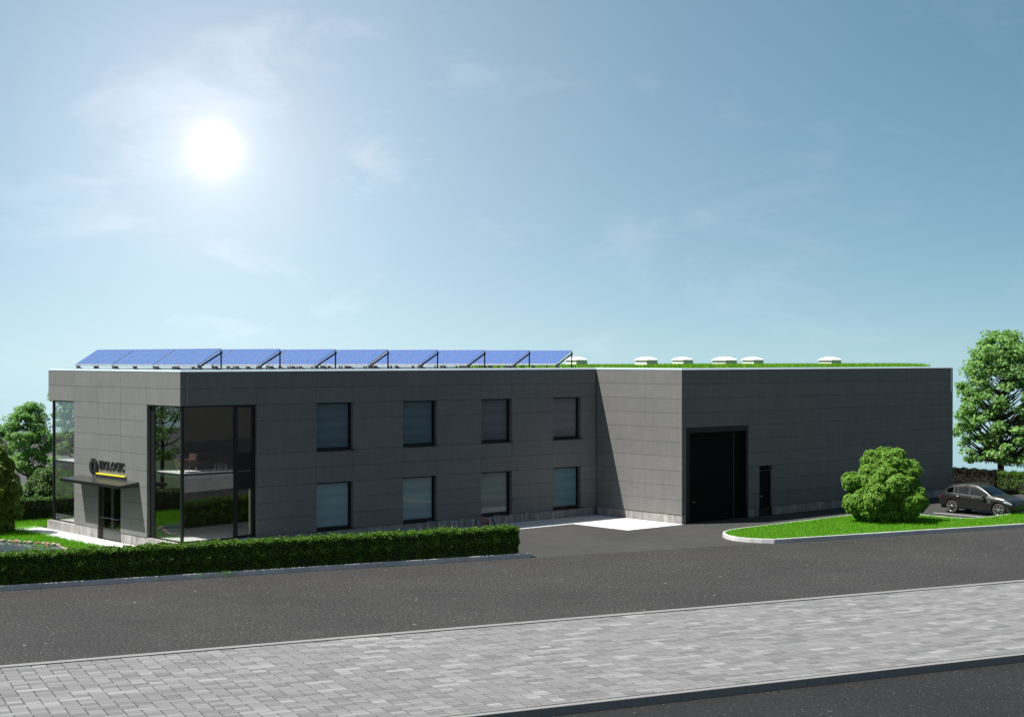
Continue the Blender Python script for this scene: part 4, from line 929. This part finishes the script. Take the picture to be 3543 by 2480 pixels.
def bicycle():
    a, r = np.array([16.90, -1.24]), np.array([16.70, -.52]); d = r-a; rz = math.atan2(d[1], d[0])
    t = tag(empty('bicycle', (a[0], a[1], .025), rz), 'red mountain bike parked at the hoops by the office wall', 'bicycle')
    WR = .225; wb = float(np.linalg.norm(d))+.04
    def wheel(x):
        b = MB(); b.lathe([(WR-.018+.018*math.cos(q), .016*math.sin(q)) for q in np.linspace(0, 2*math.pi, 9)[:-1]], 28, 'y', (x, 0, WR), True); w = b.build('wheel', MT['rubber'], t)
        b = MB(); b.lathe([(WR-.036, -.009), (WR-.030, .009), (WR-.044, .009), (WR-.044, -.009)], 28, 'y', (x, 0, WR), True); b.build('rim', MT['bracket'], w)
        b = MB()
        for i in range(14):
            q = i*math.pi/7; b.tube([(x, .012*(-1)**i, WR), (x+math.cos(q)*(WR-.04), 0, WR+math.sin(q)*(WR-.04))], .0025, 3, caps=False)
        b.lathe([(.022, -.03), (.022, .03)], 8, 'y', (x, 0, WR)); b.build('spokes', MT['galv'], w)
    wheel(0); wheel(wb)
    bb = (wb*.40, 0, .20); seat = (wb*.30, 0, .46); head = (wb*.84, 0, .50); headb = (wb*.87, 0, .42)
    b = MB(); b.tube([bb, headb], .021, 7); b.tube([(seat[0]+.01, 0, .42), (wb*.6, 0, .50), head], .017, 7); b.tube([bb, seat], .016, 7); b.tube([head, headb], .021, 7)
    for y in (-.025, .025): b.tube([bb, (0, y, WR)], .010, 6); b.tube([(seat[0]-.0, y, .42), (.0, y, WR)], .009, 6)
    b.build('frame', MT['bikered'], t)
    b = MB()
    for y in (-.028, .028): b.tube([(headb[0], y, headb[2]), (wb, y, WR)], .012, 6)
    b.tube([(headb[0], -.03, headb[2]), (headb[0], .03, headb[2])], .014, 6); b.build('fork', MT['galv'], t)
    b = MB(); b.tube([head, (head[0]-.005, 0, .56), (head[0]+.05, 0, .59)], .012, 6); b.tube([(head[0]+.01, -.20, .60), (head[0]+.05, -.09, .59), (head[0]+.05, .09, .59), (head[0]+.01, .20, .60)], .010, 6); b.build('handlebar', MT['plastic'], t)
    b = MB(); b.tube([seat, (seat[0]-.025, 0, .545)], .010, 6); b.build('seat_post', MT['steel'], t)
    b = MB(); b.add([(-.10, -.05, .55), (-.10, .05, .55), (.09, .012, .55), (.09, -.012, .55), (-.10, -.05, .575), (-.10, .05, .575), (.09, .012, .57), (.09, -.012, .57)], [(0,1,2,3),(7,6,5,4),(0,4,5,1),(1,5,6,2),(2,6,7,3),(3,7,4,0)]); o = b.build('saddle', MT['plastic'], t); o.location = (seat[0]-.02, 0, 0)
    b = MB(); b.lathe([(.06, .03), (.06, .036), (.01, .036)], 16, 'y', (bb[0], 0, bb[2])); b.tube([(bb[0], .045, bb[2]), (bb[0]+.07, .045, bb[2]-.07)], .008, 5); b.tube([(bb[0], -.045, bb[2]), (bb[0]-.07, -.045, bb[2]+.07)], .008, 5); b.build('crank', MT['plastic'], t)
bicycle()

# ---------------------------------------------------------------- parked car
def car():
    t = tag(empty('parked_car', (42.12, -11.32, .006), -math.pi/2), 'dark grey-brown estate car parked in the marked bay beside the hall', 'car')
    def curve(keys, s, sm=.07):
        k = np.array(keys); f = lambda x: np.interp(x, k[:, 0], k[:, 1]); return (f(s-sm)+f(s-sm*.5)*2+f(s)*2+f(s+sm*.5)*2+f(s+sm))/8
    S = np.concatenate([np.linspace(0, .12, 7)[:-1], np.linspace(.12, 4.5, 124)[:-1], np.linspace(4.5, 4.62, 8)])
    ztop = curve([(0, .70), (.03, .90), (.10, 1.03), (.48, 1.39), (.82, 1.54), (1.3, 1.615), (1.9, 1.64), (2.35, 1.60), (2.7, 1.48), (3.05, 1.30), (3.4, 1.115), (3.8, 1.06), (4.2, .975), (4.45, .88), (4.57, .76), (4.62, .62)], S)
    zbelt = np.minimum(curve([(0, .66), (.10, .985), (.5, 1.075), (1, 1.06), (2, 1.00), (3, .965), (3.4, .955), (3.9, .93), (4.3, .86), (4.5, .76), (4.62, .60)], S), ztop-.02)
    zbot = curve([(0, .50), (.12, .40), (.6, .33), (3.9, .30), (4.3, .27), (4.52, .28), (4.62, .36)], S, .04)
    hw = curve([(-.05, .66), (.03, .76), (.12, .85), (.4, .915), (.9, .945), (2, .95), (3.6, .945), (4.1, .905), (4.4, .80), (4.55, .66), (4.62, .52), (4.7, .45)], S, .05)
    rings = []
    for s, zt, zb, z0, w in zip(S, ztop, zbelt, zbot, hw):
        h = max(0, zt-zb); q = min(1, h/.60); zm = z0+(zb-z0)*.52
        K = [(w*.86, z0), (w*.965, z0+.07), (w*1.0, zm), (w*.985, zb-.09*min(1, (zb-z0)/.5)), (w*.95, zb), (w*(.93-.24*q), zt-.055*min(1, h/.25)-.006), (w*(.62-.10*q), zt-.008), (0, zt)]
        K = [K[0]]+K+[(-K[-2][0], K[-2][1])]; pts = []
        for i in range(1, 8):
            p0, p1, p2, p3 = (np.array(K[i+j]) for j in (-1, 0, 1, 2))
            for u in np.arange(6)/6.0:
                if i in (4, 5): pts.append(p1*(1-u)+p2*u)
                else: pts.append(.5*((2*p1)+(-p0+p2)*u+(2*p0-5*p1+4*p2-p3)*u*u+(-p0+3*p1-3*p2+p3)*u**3))
        pts.append(np.array(K[8])); rings.append(pts)
    P = np.array(rings); nS, nT = P.shape[:2]                                   # half section, belt at t=24, roof edge at t=30
    full = np.zeros((nS, 2*nT-1, 3)); full[:, :nT, 0] = S[:, None]; full[:, :nT, 1] = -P[:, :, 0]; full[:, :nT, 2] = P[:, :, 1]
    full[:, nT:, 0] = S[:, None]; full[:, nT:, 1] = P[:, ::-1, 0][:, 1:]; full[:, nT:, 2] = P[:, ::-1, 1][:, 1:]
    AX = (.93, 3.80); AR = .425; mT = 2*nT-1
    low = (np.abs(full[:, :, 1]) > .4) & (full[:, :, 2] < 1.0)
    for ax in AX:
        dx, dz = full[:, :, 0]-ax, full[:, :, 2]-.37; d = np.hypot(dx, dz); m = low & (d < AR) & (d > AR-.06); k = AR/np.maximum(d, 1e-6)
        full[:, :, 0][m] = (ax+dx*k)[m]; full[:, :, 2][m] = (.37+dz*k)[m]
    V = full.reshape(-1, 3)
    gs = np.gradient(full, axis=0); gt = np.gradient(full, axis=1); Nn = np.cross(gs, gt); Nn /= np.linalg.norm(Nn, axis=2, keepdims=True)+1e-9
    if Nn[nS//2, nT-1, 2] < 0: Nn = -Nn
    Nv = Nn.reshape(-1, 3)
    groups = {}
    def tt(j): return j if j < nT-1 else mT-2-j
    for i in range(nS-1):
        for j in range(mT-1):
            q = (i*mT+j, (i+1)*mT+j, (i+1)*mT+j+1, i*mT+j+1); c = V[list(q)].mean(0); side = 0 if c[1] < 0 else 1; k = tt(j)+.5; s = c[0]
            if abs(c[1]) > .4 and c[2] < 1.0 and any(math.hypot(s-ax, c[2]-.37) < AR-.012 for ax in AX): continue
            h = np.interp(s, S, ztop-zbelt); key = ('body', 0)
            if 24.7 < k < 29.4 and h > .14:
                fr = (k-24.0)/6
                if .60 < s < .97: key = ('quarter_window', side)
                elif 1.05 < s < 1.26: key = ('rear_quarter_light', side)
                elif 1.29 < s < 1.94: key = ('rear_door_window', side)
                elif 2.06 < s < 3.10: key = ('front_door_window', side)
            elif k > 31 and 2.56 < s < 3.36 and h > .10: key = ('windscreen', 0)
            elif k > 31 and .14 < s < .50: key = ('rear_window', 0)
            elif k > 29.4 and .95 < s < 2.3 and k > 36: key = ('roof_panel', 0)
            elif 2.4 < k < 24 and 2.02 < s < 3.22 and c[2] > .36: key = ('front_door', side)
            elif 2.4 < k < 24 and 1.04 < s < 2.0 and c[2] > .36 and math.hypot(s-.93, c[2]-.37) > .50: key = ('rear_door', side)
            elif c[0] < .14 and k < 22 and c[2] > .80 and c[2] < .99 and abs(c[1]) > .52: key = ('tail_lamp', side)
            elif s > 4.10 and s < 4.50 and 17.0 < k < 23.5 and c[2] > .62: key = ('headlight', side)
            elif k < 2.4 and .9 < s < 3.9: key = ('sill', 0)
            groups.setdefault(key, []).append(q)
    mats = dict(body='car', front_door='car', rear_door='car', roof_panel='car', sill='plastic', windscreen='carglass', rear_window='carglass', quarter_window='carglass', rear_quarter_light='carglass', rear_door_window='carglass', front_door_window='carglass', tail_lamp='redlamp', headlight='lamp')
    made = {}
    for (nm, side), qs in sorted(groups.items()):
        F = np.array(qs); idx, inv = np.unique(F, return_inverse=True); F2 = inv.reshape(F.shape); F2 = F2[:, ::-1] if False else F2
        me = bpy.data.meshes.new(nm); me.from_pydata(V[idx].tolist(), [], F2.tolist()); me.materials.append(MT[mats[nm]])
        me.polygons.foreach_set('use_smooth', [True]*len(me.polygons)); me.update()
        me.normals_split_custom_set_from_vertices(Nv[idx].tolist())
        made[(nm, side)] = link(bpy.data.objects.new(nm.replace('front_door_window', 'door_window').replace('rear_door_window', 'door_window').replace('front_door', 'door').replace('rear_door', 'door').replace('roof_panel', 'roof'), me), t)
    # ends, underside, inside
    b = MB(); b.add([tuple(V[j]) for j in range(mT)], [tuple(range(mT))]); b.add([tuple(V[(nS-1)*mT+j]) for j in range(mT)], [tuple(range(mT))[::-1]]); b.build('end_panel', MT['car'], t)
    b = MB(); b.box(.15, -.72, .25, 4.45, .72, .60); b.box(.35, -.70, .60, 3.3, .70, .95); b.box(1.5, -.62, .95, 1.62, -.12, 1.38); b.box(1.5, .12, .95, 1.62, .62, 1.38); b.box(2.35, -.62, .9, 2.5, -.14, 1.40); b.box(2.35, .14, .9, 2.5, .62, 1.40); b.build('interior', MT['carinside'], t)
    for ax in AX:
        for sd_ in (-1, 1):
            b = MB(); q = np.linspace(-.25, math.pi+.25, 18); ring = [(ax+AR*math.cos(a), .37+AR*math.sin(a)) for a in q]; vs = [(x, sd_*.925, z) for x, z in ring]+[(x, sd_*.60, z) for x, z in ring]; n = len(ring)
            b.add(vs, [(i, i+1, n+i+1, n+i) for i in range(n-1)]+[tuple(range(n, 2*n))]); b.build('wheel_arch', MT['plastic'], t)
            wr, ww = .37, .235; yo = sd_*.905; y_in = yo-sd_*ww; c = (ax, (yo+y_in)/2, wr); hwid = ww/2
            b = MB(); b.lathe([(.262, -hwid+.01), (.30, -hwid), (.345, -hwid+.012), (.37, -hwid+.05), (.37, hwid-.05), (.345, hwid-.012), (.30, hwid), (.262, hwid-.01)], 36, 'y', c, True); w = b.build('wheel', MT['rubber_car'], t)
            b = MB(); b.lathe([(.262, -hwid+.02), (.262, hwid-.012), (.245, hwid-.016), (.238, hwid-.05), (.238, -hwid+.02)] if sd_ > 0 else [(.262, hwid-.02), (.262, -hwid+.012), (.245, -hwid+.016), (.238, -hwid+.05), (.238, hwid-.02)], 36, 'y', c, True)
            yf = yo-sd_*.025; yb = yo-sd_*.065
            for k in range(7):
                a = k*2*math.pi/7+.2; ca, sa = math.cos(a), math.sin(a); pt = lambda r, w_, y: (ax+ca*r-sa*w_, y, wr+sa*r+ca*w_)
                b.add([pt(.04, .030, yf-sd_*.012), pt(.245, .038, yf), pt(.245, -.038, yf), pt(.04, -.030, yf-sd_*.012), pt(.04, .030, yb), pt(.245, .038, yb), pt(.245, -.038, yb), pt(.04, -.030, yb)], [(0,1,2,3),(7,6,5,4),(0,4,5,1),(1,5,6,2),(2,6,7,3),(3,7,4,0)])
            b.lathe([(.001, sd_*(hwid-.015)), (.05, sd_*(hwid-.02)), (.058, sd_*(hwid-.06))], 16, 'y', c); b.build('rim', MT['chrome'], w)
            b = MB(); b.lathe([(.001, 0), (.236, 0)], 28, 'y', (ax, yo-sd_*.10, wr)); b.build('brake_disc', MT['carinside'], w)
    def on(s, k, side, off=0.0):
        i = np.interp(s, S, np.arange(nS)); i0 = min(int(i), nS-2); f = i-i0; k0 = min(int(k), nT-2); g2 = k-k0; p = (P[i0, k0]*(1-g2)+P[i0, k0+1]*g2)*(1-f)+(P[i0+1, k0]*(1-g2)+P[i0+1, k0+1]*g2)*f
        return ((s, side*(p[0]+off), p[1]))
    for side in (-1, 1):
        sd_i = 0 if side < 0 else 1
        b = MB(); b.tube([on(s, 24.35, side, .006) for s in np.linspace(.45, 3.2, 26)], .017, 5); b.build('chrome_trim', MT['chrome'], t)
        b = MB(); b.tube([on(s, 29.75, side, .006) for s in np.linspace(.75, 3.12, 26)], .014, 5); b.build('window_trim', MT['chrome'], t)
        b = MB(); b.tube([on(s, 31.5, side, .01)[:2]+(on(s, 31.5, side)[2]+.045,) for s in np.linspace(.75, 2.35, 16)], .014, 6)
        for s in (.78, 1.5, 2.3): p = on(s, 31.5, side, .01); b.tube([(p[0], p[1], p[2]-.01), (p[0], p[1], p[2]+.045)], .012, 5)
        b.build('roof_rail', MT['plastic'], t)
        for s0, kk in ((1.18, 19.5), (2.14, 19.5)):
            b = MB(); b.tube([on(s0, kk, side, -.004), on(s0+.03, kk, side, .028), on(s0+.17, kk, side, .028), on(s0+.20, kk, side, -.004)], .013, 6); b.build('handle', MT['chrome'], made.get(('rear_door' if s0 < 2 else 'front_door', sd_i), t))
        b = MB()
        for s0 in (1.02, 2.01, 3.23): b.tube([on(s0, k, side, .001) for k in np.linspace(3, 24, 12)], .006, 4, caps=False)
        b.build('door_seam', MT['plastic'], t)
        b = MB()
        for z in (17.2, 15.6, 14.0): b.tube([on(3.17, z, side, .004), on(3.37, z, side, .004)], .010, 5)
        b.build('wing_vent', MT['chrome'], t)
        b = MB(); b.tube([on(s, 3.2, side, .006) for s in np.linspace(1.38, 3.34, 12)], .012, 5); b.build('sill_trim', MT['galv'], t)
        bm_ = bmesh.new(); bmesh.ops.create_uvsphere(bm_, u_segments=12, v_segments=8, radius=1)
        for v in bm_.verts: v.co = (v.co.x*.085, v.co.y*.115, v.co.z*.075)
        for f in bm_.faces: f.smooth = True
        me = bpy.data.meshes.new('mirror'); bm_.to_mesh(me); bm_.free(); me.materials.append(MT['plastic']); mo = link(bpy.data.objects.new('mirror', me), t); p = on(2.92, 24.5, side); mo.location = (p[0]+.02, p[1]+side*.13, p[2]+.06)
        b = MB(); b.tube([(p[0], p[1], p[2]), (p[0]+.02, p[1]+side*.1, p[2]+.03)], .02, 5); b.build('mirror_arm', MT['plastic'], mo); mo.children[0].matrix_parent_inverse = mo.matrix_basis.inverted()
    b = MB(); xg = 4.615
    for k in range(6): b.box(xg, -.40, .50+.045*k, xg+.02, .40, .515+.045*k)
    b.build('grille', MT['bracket'], t); MB().box(4.58, -.5, .27, 4.63, .5, .44).build('air_intake', MT['plastic'], t)
    MB().tube([(.62, .0, 1.50), (.50, .0, 1.60), (.30, .0, 1.78)], .006, 5, caps=True).build('antenna', MT['plastic'], t)
    MB().box(-.02, -.28, .70, .0, .28, .80).build('number_plate', MT['dome'], t)
car()
